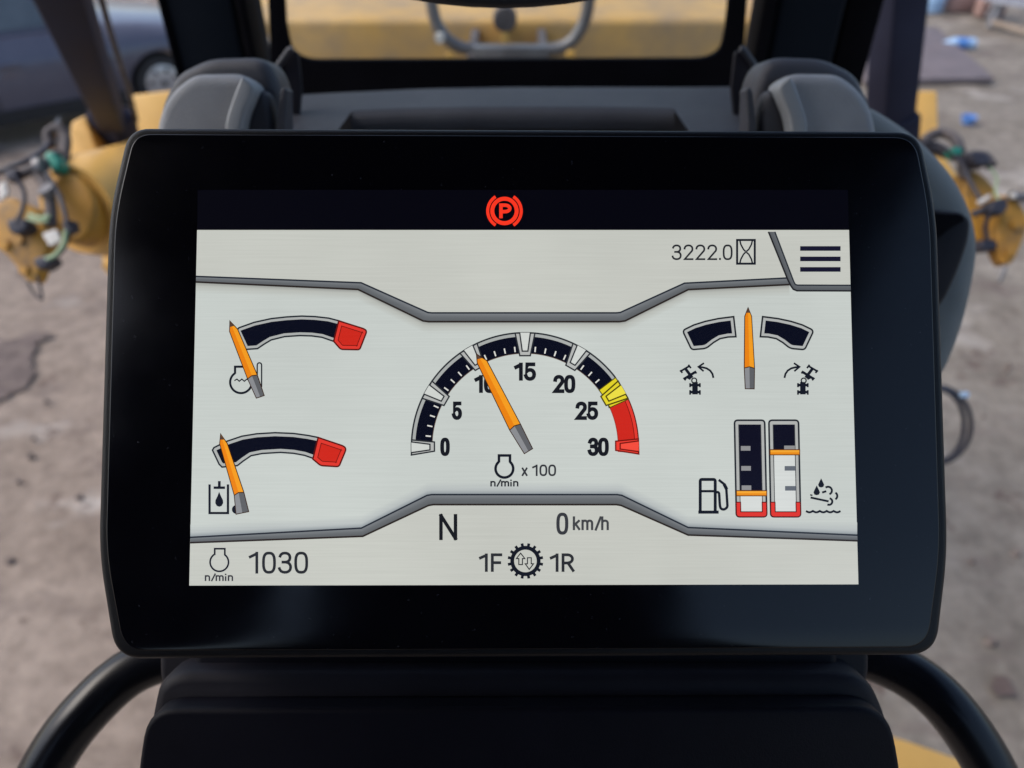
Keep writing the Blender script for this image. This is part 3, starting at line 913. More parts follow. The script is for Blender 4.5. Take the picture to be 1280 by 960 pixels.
# ================================================================== MOUNT AND COLUMN COVER BELOW
ped = thing('column_cover', 'dark plastic steering column cover and mount under the monitor', 'column cover', at_depth(650, 1300, 0.3))
slab_px('mount_block', [(198, 780, 6), (1088, 780, 6), (1088, 846, 12), (1062, 905, 10), (222, 905, 10), (198, 850, 12)], frame_d(650, 830, 0.30, MT), 0.05, 'mount', ped, 0.003)
slab_px('neck', [(240, 740, 8), (1050, 740, 8), (1050, 900, 8), (240, 900, 8)], frame_d(650, 840, 0.294, MT), 0.02, 'cover', ped, 0.004)
slab_px('shoulder', [(198, 842, 40), (1086, 842, 40), (1112, 900, 20), (1130, 1000), (170, 1000), (186, 900, 20)], frame_d(650, 900, 0.286, R_(-4)), 0.05, 'mount', ped, 0.004, steps=2)
slab_px('front_cover', [(184, 887, 36), (1110, 884, 44), (1128, 960, 60), (1150, 1300, 20), (150, 1300, 20), (171, 960, 60)], frame_d(650, 900, 0.276, R_(-4)), 0.03, 'cover', ped, 0.0022, steps=5)

# ================================================================== HANDRAILS
def handrail(pts, label):
    P = catmull([at_depth(x, y, d) for x, y, d in pts], 10)
    t = thing('handrail', label, 'handrail', at_depth(*pts[-1]), 'curved handrails beside the column')
    tube('tube', P, 0.0118, 'black_paint', t, 24)
    e = P[0]; d = (P[1] - P[0]).normalized()
    lathe('end_flange', [(0.0, -0.004), (0.02, -0.004), (0.02, 0.004), (0.0125, 0.006)], e, d, 'black_paint', t)
    return t
handrail([(330, 812, .40), (255, 812, .395), (170, 836, .385), (103, 894, .375), (56, 962, .37), (26, 1040, .37), (12, 1150, .375)], 'black curved tube handrail left of the column cover')
handrail([(960, 806, .40), (1030, 806, .395), (1116, 832, .385), (1182, 880, .375), (1238, 962, .37), (1268, 1050, .37), (1280, 1150, .375)], 'black curved tube handrail right of the column cover')

# ================================================================== DASHBOARD CONSOLE BEHIND THE MONITOR
dash = thing('dashboard_console', 'grey moulded dashboard console with two hooded humps behind the monitor', 'dashboard', (0, 0.45, 1.9))
def mirror(P): return [(1291 - p[0], *p[1:]) for p in P]
def hump(flip):
    f = mirror if flip else (lambda P: P)
    LN = R_(21)
    hood = [(192, 230), (196, 136, 20), (217, 92, 16), (258, 72, 16), (322, 70, 18), (338, 82, 14), (349, 110, 18), (352, 230)]
    slab_px('hood', f(hood), frame_y(0.452, LN), 0.028, 'plastic', dash, 0.0075, steps=6)
    pad = [(186, 260), (194, 146, 22), (212, 112, 18), (240, 92, 12), (302, 91, 16), (316, 110, 16), (304, 150, 20), (302, 260)]
    slab_px('pad', f(pad), frame_y(0.435, LN), 0.03, 'pad', dash, 0.0065, steps=8)
    slab_px('pad_edge', f([(301, 94, 5), (319, 107, 10), (313, 126, 14), (304, 146, 14), (300, 175), (283, 175), (280, 154, 8), (287, 130, 14)]), frame_y(0.428, LN), 0.02, 'pad_light', dash, 0.0022)
    slab_px('roll', f([(306, 230), (304, 150, 24), (316, 115, 14), (333, 111, 16), (340, 140, 18), (343, 230)]), frame_y(0.4405, LN), 0.03, 'plastic', dash, 0.0055, steps=6)
    slab_px('ridge', f([(344, 230), (346, 150), (350, 114, 3), (354, 108, 4), (359, 112, 3), (357, 150), (355, 230)]), frame_y(0.438, LN), 0.012, 'plastic', dash, 0.0012)
    slab_px('fin', f([(338, 230), (342, 92, 4), (364, 62, 6), (372, 64, 6), (377, 110), (372, 160), (356, 230)]), frame_y(0.56, R_(20)), 0.004, 'mount', dash, 0.001)
    e = f([(338, 96), (350, 79), (362, 62), (366, 61)])
    tube('fin_edge', [at_y(x, y, 0.556) for x, y in e], 0.0022, 'plastic', dash, 10)
hump(False); hump(True)
# tray between the humps with a sunk pocket
def tray():
    z = 2.165
    P = lambda x, y, dz=0.0: at_z(x, y, z) + Vector((0, 0, dz))
    back = [at_z(x, y, z) for x, y in ((330, 121), (420, 116), (530, 111), (640, 109), (760, 109), (860, 109), (960, 108))]
    ib = [at_z(x, y, z) for x, y in ((440, 139), (500, 136), (570, 134.5), (640, 134), (710, 134), (780, 134.5), (842, 136))]
    fo = [at_z(x, y, z) for x, y in ((395, 185), (480, 196), (560, 200), (640, 200), (720, 200), (800, 196), (885, 185))]
    V, F = [], []
    n = 7
    rim = 0.006
    for q in back: V.append(q)
    for q in ib: V.append(q)
    for q in back: V.append(q + Vector((0, 0, -0.1)))
    for r in range(1):
        for i in range(n - 1):
            F.append((r * n + i, r * n + i + 1, (r + 1) * n + i + 1, (r + 1) * n + i))
    for i in range(n - 1): F.append((i + 1, i, 2 * n + i, 2 * n + i + 1))
    # side walls
    for s in (0, n - 1):
        k = len(V)
        V.append(at_z(330 if s == 0 else 960, 200, z)); 
        V.append(at_z(395 if s == 0 else 885, 200, z))
        F.append((s, n + s, k + 1, k))
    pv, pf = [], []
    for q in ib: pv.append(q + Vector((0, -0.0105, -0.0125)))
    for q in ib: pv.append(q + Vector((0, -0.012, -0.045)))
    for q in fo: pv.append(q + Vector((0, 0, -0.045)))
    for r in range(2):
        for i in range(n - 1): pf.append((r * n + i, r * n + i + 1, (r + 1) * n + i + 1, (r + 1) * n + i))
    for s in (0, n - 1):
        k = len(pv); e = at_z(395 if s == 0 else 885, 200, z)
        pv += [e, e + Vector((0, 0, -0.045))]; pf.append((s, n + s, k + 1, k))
    lv, lf = [], []
    for dy, dz in ((0, -0.0003), (-0.004, -0.001), (-0.0075, -0.0035), (-0.0098, -0.0075), (-0.0105, -0.012)):
        for q in ib: lv.append(q + Vector((0, dy, dz)))
    for r in range(4):
        for i in range(n - 1): lf.append((r * n + i, r * n + i + 1, (r + 1) * n + i + 1, (r + 1) * n + i))
    mesh_obj('tray_lip', lv, lf, 'tray', dash, 80)
    mesh_obj('shade_dark_tray_pocket', pv, pf, 'black_plastic_and_shade', dash, 30)  # near-black colour puts the pocket's shade into the material
    return mesh_obj('tray', V, F, 'tray', dash, 30)
tray()
# side pod on the right with its dark scoop
slab_px('side_pod', [(1060, 118), (1100, 126, 16), (1160, 164, 50), (1214, 222, 40), (1242, 298, 40), (1222, 404, 50), (1188, 486, 30), (1090, 520, 20), (1040, 400)], frame_y(0.475, R_(28)), 0.09, 'pod', dash, 0.02, steps=7)
slab_px('scoop_lip', [(1150, 262), (1204, 264, 6), (1216, 274, 8), (1214, 300, 20), (1196, 350, 30), (1176, 388, 20), (1150, 392)], frame_y(0.463, R_(28)), 0.02, 'mount', dash, 0.004)
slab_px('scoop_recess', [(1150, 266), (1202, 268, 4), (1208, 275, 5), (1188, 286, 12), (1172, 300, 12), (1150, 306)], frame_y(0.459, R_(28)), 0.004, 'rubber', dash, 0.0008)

# ================================================================== CAB FRONT: PILLARS, WINDOW FRAME, PANES
cab = thing('cab_frame', 'black cab pillars and rounded lower windscreen frame behind the dashboard', 'cab frame', (0, 0.85, 1.1))
FY = frame_y(0.85)
slab_px('window_frame', [(326, -190, 0), (346, -190, 0), (357, 30, 0), (366, 76, 34), (900, 74, 34), (908, 30, 0), (930, -190, 0), (948, -190, 0), (926, 120, 0), (926, 230, 0), (350, 230, 0), (340, 120, 0)],
        FY, 0.008, 'rubber', cab, 0.001)
def post_px(name, xa, xb, y0, thick, mat, z0=1.2, z1=3.1, bev=0.006, ref=40):
    A = at_y(xa, ref, y0); B = at_y(xb, ref, y0)
    return box_obj(name, (A.x, y0, z0), (B.x, y0 + thick, z1), mat, cab, bev, 3)
post_px('pillar', 213, 300, 0.86, 0.10, 'pillar'); post_px('pillar_seal', 206, 212.4, 0.855, 0.05, 'rubber', bev=0.002); post_px('pillar_seal', 300.5, 313, 0.852, 0.04, 'rubber', bev=0.003)
post_px('pillar', 966, 1050, 0.86, 0.10, 'pillar'); post_px('pillar_seal', 949, 965.5, 0.852, 0.04, 'rubber', bev=0.003); post_px('pillar_seal', 1050.6, 1096, 0.90, 0.05, 'rubber', bev=0.004)
# glass of the lower windscreen
A = at_y(352, 78, 0.862); B = at_y(908, 78, 0.862)
box_obj('pane', (A.x - .01, 0.862, A.z - 0.02), (B.x + .01, 0.866, 2.84), 'pane', cab)

# ================================================================== STEERING WHEEL (only the bottom of its rim hangs into view)
def wheel():
    d = 0.33; c = at_depth(628, -606, d); r = 606 * d / FPX
    nrm = FWD
    t = thing('steering_wheel', 'black steering wheel rim edge hanging into the top of the view', 'steering wheel', c)
    seg = 96
    path = [c + RIGHT * (math.cos(2 * math.pi * k / seg) * r) + UP * (math.sin(2 * math.pi * k / seg) * r) for k in range(seg)]
    tube('rim', path, 0.0032, 'black_plastic_and_shade', t, 12, True)
    return t

# ================================================================== MACHINE FRONT FRAME, SEEN THROUGH THE WINDSCREEN
front = thing('front_frame', 'dusty yellow machine front frame seen through the windscreen', 'machine frame', (0, 2.6, 0.2))
zt = at_y(640, 24, 2.5).z
box_obj('main_beam', (-0.88, 2.5, zt - 0.55), (0.9, 3.3, zt), 'beam', front, 0.02, 3)
for x in (-0.35, 0.36): box_obj('leg', (x - 0.18, 2.65, GZ), (x + 0.18, 3.1, zt - 0.551), 'ochre', front, 0.02)
# grey tubular guard with a flat plate in front of it
g = thing('tubular_guard', 'grey bent-tube guard with flat plate before the yellow frame', 'guard', at_y(640, 75, 2.2))
gp = [at_y(x, y, 2.25) for x, y in ((535, -60), (537, -20), (541, 12), (549, 36), (565, 54), (590, 62), (640, 63), (690, 62), (712, 54), (725, 38), (734, 14), (738, -20), (740, -60))]
tube('hoop', catmull(gp, 6), 0.017, 'steel', g, 14)
P0 = at_y(592, 59, 2.19); P1 = at_y(684, 75, 2.19)
box_obj('plate', (P0.x, 2.19, P1.z), (P1.x, 2.215, P0.z), 'steel', g, 0.004)
for x in (589, 681):
    q = at_y(x, 60, 2.2); box_obj('bracket', (q.x - .012, 2.2, q.z - .14), (q.x + .012, 2.5, q.z - 0.02), 'hose', g, 0.003)
for x, y in ((550, 46), (563, 70), (713, 68)):
    q = at_y(x, y, 2.22); lathe('bolt', [(0.0, 0), (0.013, 0), (0.013, 0.02), (0.0, 0.02)], q, (0, -1, 0), 'white' if x == 550 else 'yellow', g, 6)
# round rubber buffer on a yellow pin
q = at_y(631, 25, 2.3)
g = thing('rubber_buffer', 'round dark buffer on a yellow pin above the guard plate', 'buffer', q)
lathe('buffer_disc', [(0.0, 0), (0.03, 0.0), (0.034, 0.006), (0.034, 0.03), (0.03, 0.036), (0.0, 0.036)], q, (0, 1, 0), 'hose', g)
box_obj('pin', (q.x - .009, 2.303, q.z - 0.075), (q.x + .009, 2.5, q.z - 0.03), 'yellow', g, 0.003)

# ================================================================== LIFT POSTS AND YELLOW ARMS, LEFT AND RIGHT
def taper(name, a, b, wa, wb, ha, hb, mat, parent, side):
    a = Vector(a); b = Vector(b); z = (b - a).normalized()
    x = (Vector(side) - z * Vector(side).dot(z)).normalized(); y = z.cross(x)
    V = []
    for p, w, h in ((a, wa, ha), (b, wb, hb)):
        for sx, sy in ((-1, -1), (1, -1), (1, 1), (-1, 1)): V.append(p + x * (sx * w / 2) + y * (sy * h / 2))
    F = [(0, 1, 2, 3), (4, 5, 6, 7)] + [(i, (i + 1) % 4, 4 + (i + 1) % 4, 4 + i) for i in range(4)]
    o = mesh_obj(name, V, F, mat, parent)
    bm = bmesh.new(); bm.from_mesh(o.data)
    bmesh.ops.bevel(bm, geom=bm.edges[:], offset=0.006, segments=3, profile=0.5, affect='EDGES')
    bm.to_mesh(o.data); bm.free()
    o.data.polygons.foreach_set('use_smooth', [True] * len(o.data.polygons)); o.data.set_sharp_from_angle(angle=R_(40))
    return o
lp = thing('lift_post', 'dark leaning lift post on the left, running across the parked car', 'post', at_depth(143, 165, 1.7), 'dark lift posts of the blade arms')
taper('shaft', at_depth(142, 158, 1.68), at_depth(66, -40, 0.86), 0.05, 0.055, 0.05, 0.055, 'post', lp, (0.98, -0.1, 0))
taper('cuff', at_depth(146, 178, 1.72), at_depth(138, 142, 1.62), 0.078, 0.074, 0.07, 0.066, 'post', lp, (0.9, -0.44, 0))
tube('pipe', [at_depth(170, 150, 1.66), at_depth(160, 110, 1.55), at_depth(140, 48, 1.3), at_depth(124, -10, 1.1)], 0.0055, 'hose', lp, 10)
rp = thing('lift_post', 'dark upright lift post on the right beside the brown steel plate', 'post', at_depth(1112, 175, 1.7), 'dark lift posts of the blade arms')
taper('shaft', at_depth(1112, 152, 1.45), at_depth(1130, -60, 1.2), 0.068, 0.068, 0.06, 0.06, 'post', rp, (0.93, 0.35, 0))
taper('cuff', at_depth(1110, 178, 1.5), at_depth(1113, 142, 1.44), 0.084, 0.08, 0.08, 0.074, 'post', rp, (0.95, 0.3, 0))

def facing(px, py, d): return frame_d(px, py, d)
# left arm
la = thing('blade_linkage', 'dusty yellow blade lift arm with hoses on the left by the car', 'machine arm', at_depth(110, 330, 1.5), 'yellow blade lift arms')
tube('drum', [at_depth(*p) for p in ((260, 232, 1.75), (180, 243, 1.58), (118, 258, 1.45), (96, 263, 1.41))], [0.11, 0.105, 0.096, 0.08], 'yellow', la, 32)
slab_px('hub_face', [(62, 222, 20), (92, 214, 24), (116, 240, 24), (120, 272, 24), (106, 302, 20), (76, 304, 20), (56, 262, 20)], facing(90, 262, 1.36), 0.05, 'ochre', la, 0.008)
slab_px('end_plate', [(-14, 262, 10), (10, 244, 10), (48, 262, 8), (62, 300, 8), (44, 352, 8), (34, 352, 6), (8, 318, 8), (-18, 300)], facing(30, 300, 1.33), 0.03, 'ochre', la, 0.005)
slab_px('upright_block', [(88, 152, 4), (106, 143, 4), (124, 196), (120, 232), (84, 226)], facing(105, 190, 1.62), 0.08, 'yellow', la, 0.006)
slab_px('rear_block', [(160, 118, 4), (214, 112, 4), (240, 200), (168, 210)], facing(190, 150, 1.9), 0.12, 'yellow', la, 0.008)
slab_px('saddle', [(84, 214, 10), (160, 170, 8), (260, 150), (260, 260), (150, 300, 10), (136, 345, 10), (128, 340), (104, 240, 14)], facing(150, 230, 1.62), 0.10, 'yellow', la, 0.02, steps=6)
def hose(path, r, parent, mat='hose'): return tube('hose', catmull([at_depth(*p) for p in path], 8), r, mat, parent, 10)
hose([(66, 186, 1.42), (60, 168, 1.42), (72, 160, 1.42), (82, 172, 1.42), (80, 196, 1.4), (72, 216, 1.37)], 0.0095, la)
hose([(14, 224, 1.33), (34, 214, 1.33), (54, 206, 1.34), (72, 192, 1.38)], 0.0095, la)
hose([(40, 212, 1.34), (52, 224, 1.33), (62, 250, 1.31), (64, 282, 1.30)], 0.0095, la)
hose([(34, 352, 1.30), (42, 366, 1.30), (52, 374, 1.30), (50, 358, 1.30), (46, 344, 1.3)], 0.0025, la)
hose([(36, 268, 1.29), (50, 272, 1.29), (62, 270, 1.29)], 0.003, la, 'palegreen'); hose([(34, 273, 1.29), (48, 277, 1.29), (60, 276, 1.29)], 0.0025, la, 'palegreen')
hose([(82, 288, 1.28), (80, 304, 1.28), (70, 318, 1.28), (58, 324, 1.28)], 0.0035, la, 'palegreen')
hose([(-6, 218, 1.33), (14, 208, 1.33), (36, 200, 1.34), (60, 182, 1.4), (74, 150, 1.6)], 0.005, la, 'navy')
hose([(20, 222, 1.31), (30, 240, 1.31), (28, 262, 1.3), (20, 278, 1.29)], 0.004, la, 'navy')
hose([(58, 216, 1.31), (72, 240, 1.3), (80, 262, 1.29), (84, 280, 1.285)], 0.004, la, 'navy')
hose([(88, 288, 1.285), (78, 312, 1.29), (62, 326, 1.285)], 0.004, la, 'navy')
for x, y, d in ((60, 238, 1.305), (50, 208, 1.33)):
    lathe('clamp', [(0.009, -0.006), (0.0155, -0.006), (0.0155, 0.006), (0.009, 0.006)], at_depth(x, y, d), (0.3, 0.2, -0.9) if x == 60 else (0.9, 0.2, 0.2), 'steel', la, 16)
slab_px('cap', [(54, 190, 6), (66, 188, 6), (76, 206, 6), (68, 216, 6), (56, 202, 6)], facing(64, 200, 1.34), 0.03, 'green', la, 0.005)
slab_px('connector', [(6, 274, 6), (30, 272, 6), (36, 284, 6), (22, 294, 6), (10, 290, 6)], facing(20, 284, 1.29), 0.03, 'navy', la, 0.005)
slab_px('connector', [(40, 322, 6), (62, 318, 6), (66, 328, 6), (50, 338, 6), (42, 332, 6)], facing(52, 328, 1.28), 0.03, 'navy', la, 0.005)
slab_px('connector', [(76, 276, 4), (90, 274, 4), (92, 288, 4), (80, 292, 4)], facing(84, 284, 1.29), 0.02, 'navy', la, 0.003)
slab_px('connector', [(4, 212, 4), (22, 210, 4), (20, 222, 4), (8, 226, 4)], facing(12, 218, 1.31), 0.02, 'navy', la, 0.003)
slab_px('label_tag', [(52, 292, 3), (70, 286, 3), (76, 300, 3), (62, 308, 3)], facing(64, 298, 1.28), 0.006, 'white', la, 0.001)
slab_px('label_tag', [(-4, 232, 3), (6, 226, 3), (10, 242, 3), (0, 252, 3)], facing(2, 240, 1.30), 0.006, 'white', la, 0.001)
for x, y in ((8, 306), (32, 338), (26, 300)):
    lathe('bolt', [(0.0, 0), (0.008, 0), (0.008, 0.008), (0.0, 0.008)], at_depth(x, y, 1.33), -FWD, 'ochre', la, 6)
# right arm
ra = thing('blade_linkage', 'dusty yellow blade lift arm with hoses on the right beside the grey pod', 'machine arm', at_depth(1220, 330, 1.5), 'yellow blade lift arms')
slab_px('upright_block', [(1138, 116, 3), (1146, 113, 3), (1172, 113, 4), (1174, 170), (1140, 176)], facing(1158, 140, 1.7), 0.07, 'yellow', ra, 0.005)
slab_px('saddle', [(1130, 168, 6), (1180, 190, 10), (1206, 226, 14), (1232, 246, 12), (1236, 292, 10), (1190, 300), (1110, 250)], facing(1180, 220, 1.6), 0.10, 'yellow', ra, 0.012)
slab_px('hub_face', [(1206, 210, 10), (1226, 214, 10), (1250, 240, 10), (1262, 268, 8), (1256, 300, 10), (1226, 304, 10), (1206, 270, 10)], facing(1230, 260, 1.45), 0.05, 'ochre', ra, 0.006)
slab_px('end_plate', [(1252, 240, 10), (1276, 252, 10), (1288, 276, 8), (1280, 300, 8), (1268, 328, 8), (1256, 332, 6), (1246, 312, 8), (1250, 280, 8)], facing(1264, 290, 1.4), 0.03, 'ochre', ra, 0.005)
hose([(1152, 188, 1.52), (1160, 172, 1.52), (1178, 166, 1.52), (1194, 174, 1.5), (1200, 190, 1.47)], 0.0105, ra)
hose([(1150, 184, 1.5), (1176, 190, 1.5), (1198, 196, 1.46), (1216, 196, 1.43)], 0.0105, ra)
hose([(1206, 222, 1.45), (1204, 206, 1.45), (1214, 196, 1.44), (1230, 196, 1.43), (1240, 208, 1.42)], 0.0105, ra)
hose([(1236, 208, 1.41), (1246, 222, 1.41), (1244, 240, 1.41), (1250, 252, 1.4)], 0.0022, ra, 'palegreen')
hose([(1216, 268, 1.4), (1236, 260, 1.38), (1256, 252, 1.38)], 0.007, ra, 'navy')
hose([(1262, 244, 1.39), (1275, 247, 1.39), (1292, 246, 1.39)], 0.008, ra, 'steel')
hose([(1256, 334, 1.4), (1252, 344, 1.4), (1249, 352, 1.4)], 0.005, ra, 'steel')
hose([(1150, 178, 1.5), (1174, 180, 1.48), (1200, 202, 1.43), (1212, 226, 1.41), (1226, 250, 1.39)], 0.004, ra, 'navy')
hose([(1240, 262, 1.36), (1232, 282, 1.38), (1234, 300, 1.39)], 0.004, ra, 'navy')
slab_px('cap', [(1190, 184, 5), (1202, 182, 5), (1206, 192, 5), (1194, 196, 5)], facing(1198, 189, 1.44), 0.03, 'green', ra, 0.004)
slab_px('connector', [(1214, 188, 5), (1236, 190, 6), (1242, 204, 6), (1226, 208, 6), (1214, 200, 5)], facing(1226, 198, 1.40), 0.03, 'navy', ra, 0.005)
slab_px('connector', [(1240, 250, 6), (1258, 246, 6), (1262, 260, 6), (1252, 270, 6), (1238, 264, 6)], facing(1250, 258, 1.37), 0.03, 'navy', ra, 0.005)
slab_px('connector', [(1224, 300, 5), (1246, 298, 5), (1248, 312, 5), (1228, 314, 5)], facing(1236, 306, 1.40), 0.03, 'navy', ra, 0.005)
slab_px('label_tag', [(1222, 252, 2), (1238, 242, 2), (1240, 246, 2), (1226, 256, 2)], facing(1231, 250, 1.37), 0.006, 'white', ra, 0.001)
slab_px('label_tag', [(1264, 242, 2), (1270, 240, 2), (1272, 247, 2), (1266, 248, 2)], facing(1268, 244, 1.37), 0.006, 'white', ra, 0.001)
for x, y in ((1268, 282), (1260, 316)):
    lathe('bolt', [(0.0, 0), (0.008, 0), (0.008, 0.008), (0.0, 0.008)], at_depth(x, y, 1.4), -FWD, 'ochre', ra, 6)

# hanging cable coil and yellow step
cc = thing('cable_coil', 'dark looped cable hanging right of the monitor below the pod', 'cable', at_depth(1172, 580, 1.5))
for rx, ry, dd in ((42, 48, 1.5), (33, 45, 1.48)):
    tube('loop', [at_depth(1172 + rx * math.cos(2 * math.pi * k / 40), 531 + ry * math.sin(2 * math.pi * k / 40), dd + 0.03 * math.sin(2 * math.pi * k / 40)) for k in range(40)], 0.0045, 'navy', cc, 10, True)
slab_px('clip', [(1204, 490, 2), (1212, 490, 2), (1212, 497, 2), (1204, 497, 2)], facing(1208, 494, 1.46), 0.02, 'paleblue', cc, 0.002)
st = slab_px('yellow_step', [(1090, 912), (1136, 926, 2), (1204, 950, 4), (1260, 1010), (1090, 1060)], frame_z(1.15), 0.03, 'yellow', None, 0.004)
tag(st, 'corner of a yellow steel step below the right handrail', 'step')

# ================================================================== PARKED CAR
def car():
    front_w = at_z(212, 136, GZ); rear_dir = Vector((-0.80, -0.60, 0)).normalized()
    t = thing('parked_car', 'dark grey car parked on the earth behind the left lift post', 'car', front_w + rear_dir * 1.3)
    X = -rear_dir                                # towards the front of the car
    side = Vector((X.y, -X.x, 0))                # towards the camera's side
    if side.y > 0: side = -side
    O = front_w
    def P(x, s, z): return O + X * x + side * s + Vector((0, 0, z))
    # lofted body: sections along the car from the front axle backwards
    def zb(x):
        for cx in (0.0, -2.6):
            if abs(x - cx) < 0.37: return 0.30 + math.sqrt(max(0, 0.37 ** 2 - (x - cx) ** 2))
        return 0.24
    def ztop(x):
        pts = [(-3.6, 0.92), (-3.3, 1.04), (-2.6, 1.03), (-0.5, 0.99), (-0.1, 0.95), (0.4, 0.87), (0.7, 0.76), (0.86, 0.56)]
        for (xa, za), (xb, z2) in zip(pts[:-1], pts[1:]):
            if xa <= x <= xb: return za + (z2 - za) * (x - xa) / (xb - xa)
        return 0.8
    xs = [-3.58, -3.4, -3.1] + [-2.6 + 0.372 * math.sin(R_(k)) for k in range(-90, 91, 15)] + [-2.0, -1.5, -1.0, -0.6] + [0.372 * math.sin(R_(k)) for k in range(-90, 91, 15)] + [0.5, 0.65, 0.78, 0.85]
    V, F = [], []
    for x in xs:
        b = zb(x); h = ztop(x); nar = 0.0 if -3.1 < x < 0.4 else 0.1 * min(1, (abs(x + 1.35) - 1.7) / 0.55)
        m_ = max(b + 0.03, min(0.72, h - 0.2))
        half = [(0.0, b), (0.03, max(b + 0.01, min(0.5, m_ - 0.02))), (0.03, m_), (-0.01, min(h - 0.06, m_ + 0.1)), (-0.10, h - 0.035), (-0.22, h)]
        for s_, z in half: V.append(P(x, 0.12 + s_ - nar, z))
        for s_, z in half[::-1]: V.append(P(x, 0.12 - 1.72 - s_ + nar, z))
    n = 12
    for a in range(len(xs) - 1):
        for i in range(n):
            j = (i + 1) % n; F.append((a * n + i, a * n + j, (a + 1) * n + j, (a + 1) * n + i))
    F.append(tuple(range(n))); F.append(tuple((len(xs) - 1) * n + k for k in range(n)))
    mesh_obj('body', V, F, 'carpaint', t, 40)
    # greenhouse
    gp = [(-0.42, 0.97), (-1.15, 1.42), (-2.5, 1.46), (-3.25, 1.03)]
    V, F = [], []
    for s, sh in ((-0.18, 0.0), (-1.54, 0.0)):
        for i, (x, z) in enumerate(gp):
            inn = 0.16 if z > 1.2 else 0
            V.append(P(x, 0.12 + s + (-inn if s > -1 else inn), z))
    F = [(0, 1, 2, 3), (7, 6, 5, 4)] + [(i, (i + 1) % 4, 4 + (i + 1) % 4, 4 + i) for i in range(4)]
    roof = mesh_obj('roof', V, F, 'carpaint', t, 30)
    for xs in ((-0.66, -1.2, -1.62, -1.62), (-1.7, -1.7, -2.45, -2.95)):
        zs = (1.03, 1.37, 1.39, 1.04) if xs[0] > -1 else (1.04, 1.39, 1.40, 1.07)
        V = []
        for off in (0.004, -0.012):
            for x, z in zip(xs, zs):
                inn = 0.16 * (z - 0.98) / 0.46
                V.append(P(x, -0.055 - inn + 0.012 + off, z))
        F = [(0, 1, 2, 3), (7, 6, 5, 4)] + [(i, (i + 1) % 4, 4 + (i + 1) % 4, 4 + i) for i in range(4)]
        mesh_obj('side_window', V, F, 'carglass', t)
    # sill, shoulder moulding and door handle
    def strip(name, x0, x1, z0, z1, out, mat):
        V = [P(x, 0.12 + s, z) for s in (out, -0.02) for x, z in ((x0, z0), (x1, z0), (x1, z1), (x0, z1))]
        F = [(0, 1, 2, 3), (7, 6, 5, 4)] + [(i, (i + 1) % 4, 4 + (i + 1) % 4, 4 + i) for i in range(4)]
        return mesh_obj(name, V, F, mat, t)
    strip('sill', -2.2, -0.42, 0.2, 0.33, 0.034, 'cartrim')
    strip('door_handle', -1.55, -1.35, 0.74, 0.765, 0.055, 'carpaint')
    strip('door_gap', -0.497, -0.489, 0.34, 0.70, 0.034, 'cartrim'); strip('door_gap', -1.664, -1.656, 0.34, 0.70, 0.034, 'cartrim')
    mir = box_obj('wing_mirror', (-0.08, -0.05, -0.06), (0.08, 0.1, 0.08), 'carpaint', t, 0.03, 3, Matrix.Translation(P(-0.72, 0.2, 1.04)))
    for cx in (0.0, -2.6):
        for s0, dr in ((0.10, 1), (-1.6, -1)):
            c = P(cx, s0, 0.315)
            w = lathe('wheel', [(0.215, -0.2), (0.29, -0.19), (0.315, -0.16), (0.315, -0.05), (0.295, -0.012), (0.215, 0.0), (0.21, -0.02)], c, side * dr, 'cartrim', t)
            r = lathe('rim', [(0.212, -0.03), (0.212, -0.006), (0.195, -0.008), (0.185, -0.05), (0.06, -0.045), (0.05, -0.012), (0.0, -0.01)], c, side * dr, 'cartrim', w)
            lathe('wheel_cover', [(0.205, -0.02), (0.2, -0.008), (0.15, 0.004), (0.09, 0.006), (0.085, -0.004), (0.06, -0.004), (0.055, 0.008), (0.0, 0.01)], c, side * dr, 'alloy', w)
            for k in range(7):
                aa = 2 * math.pi * k / 7 + 0.3
                d1 = X * math.cos(aa) + Vector((0, 0, 1)) * math.sin(aa)
                lathe('vent_hole', [(0.0, 0.0), (0.026, 0.0), (0.024, 0.004), (0.0, 0.004)], c + d1 * 0.14 + side * dr * 0.003, side * dr, 'cartrim', w, 12)
            lathe('hub_cap', [(0.0, 0.009), (0.034, 0.009), (0.03, 0.016), (0.0, 0.018)], c, side * dr, 'cartrim', w, 16)
    return t
car()

# ================================================================== YARD THINGS ON THE RIGHT
sp = slab_px('steel_plate', [(1080, 100, 0), (1243, 97, 1), (1172, 34, 1), (1080, 32, 0)], frame_z(GZ + 0.08), 0.065, 'rust', None, 0.006)
tag(sp, 'flat brown steel plate lying on the earth at upper right', 'steel plate')
def bottle(px, py, ang, L, r, label, mats):
    p = at_z(px, py, GZ + r); d = Vector((math.cos(ang), math.sin(ang), 0))
    t = thing('plastic_bottle', label, 'bottle', p)
    lathe('bottle_body', [(0.0, -L / 2), (r * .9, -L / 2), (r, -L / 2 + .02), (r, L * .18), (r * .6, L * .36), (r * .35, L * .42), (r * .35, L * .5), (0, L * .5)], p, d, mats[0], t)
    lathe('bottle_label', [(r * 1.02, -L * .25), (r * 1.03, -L * .24), (r * 1.03, L * .1), (r * 1.02, L * .11)], p, d, mats[1], t)
    return t
bottle(1199, 54, 3.0, 0.42, 0.075, 'blue plastic bottle lying beyond the brown steel plate', ('paleblue', 'blue'))
q = at_z(1209, 154, GZ)
cup = thing('plastic_bowl', 'small bright blue bowl standing on the earth before the steel plate', 'bowl', q)
lathe('bowl_wall', [(0.0, 0.0), (0.06, 0.0), (0.078, 0.07), (0.086, 0.075), (0.084, 0.079), (0.074, 0.075), (0.058, 0.02), (0.0, 0.012)], q, (0, 0, 1), 'blue', cup)
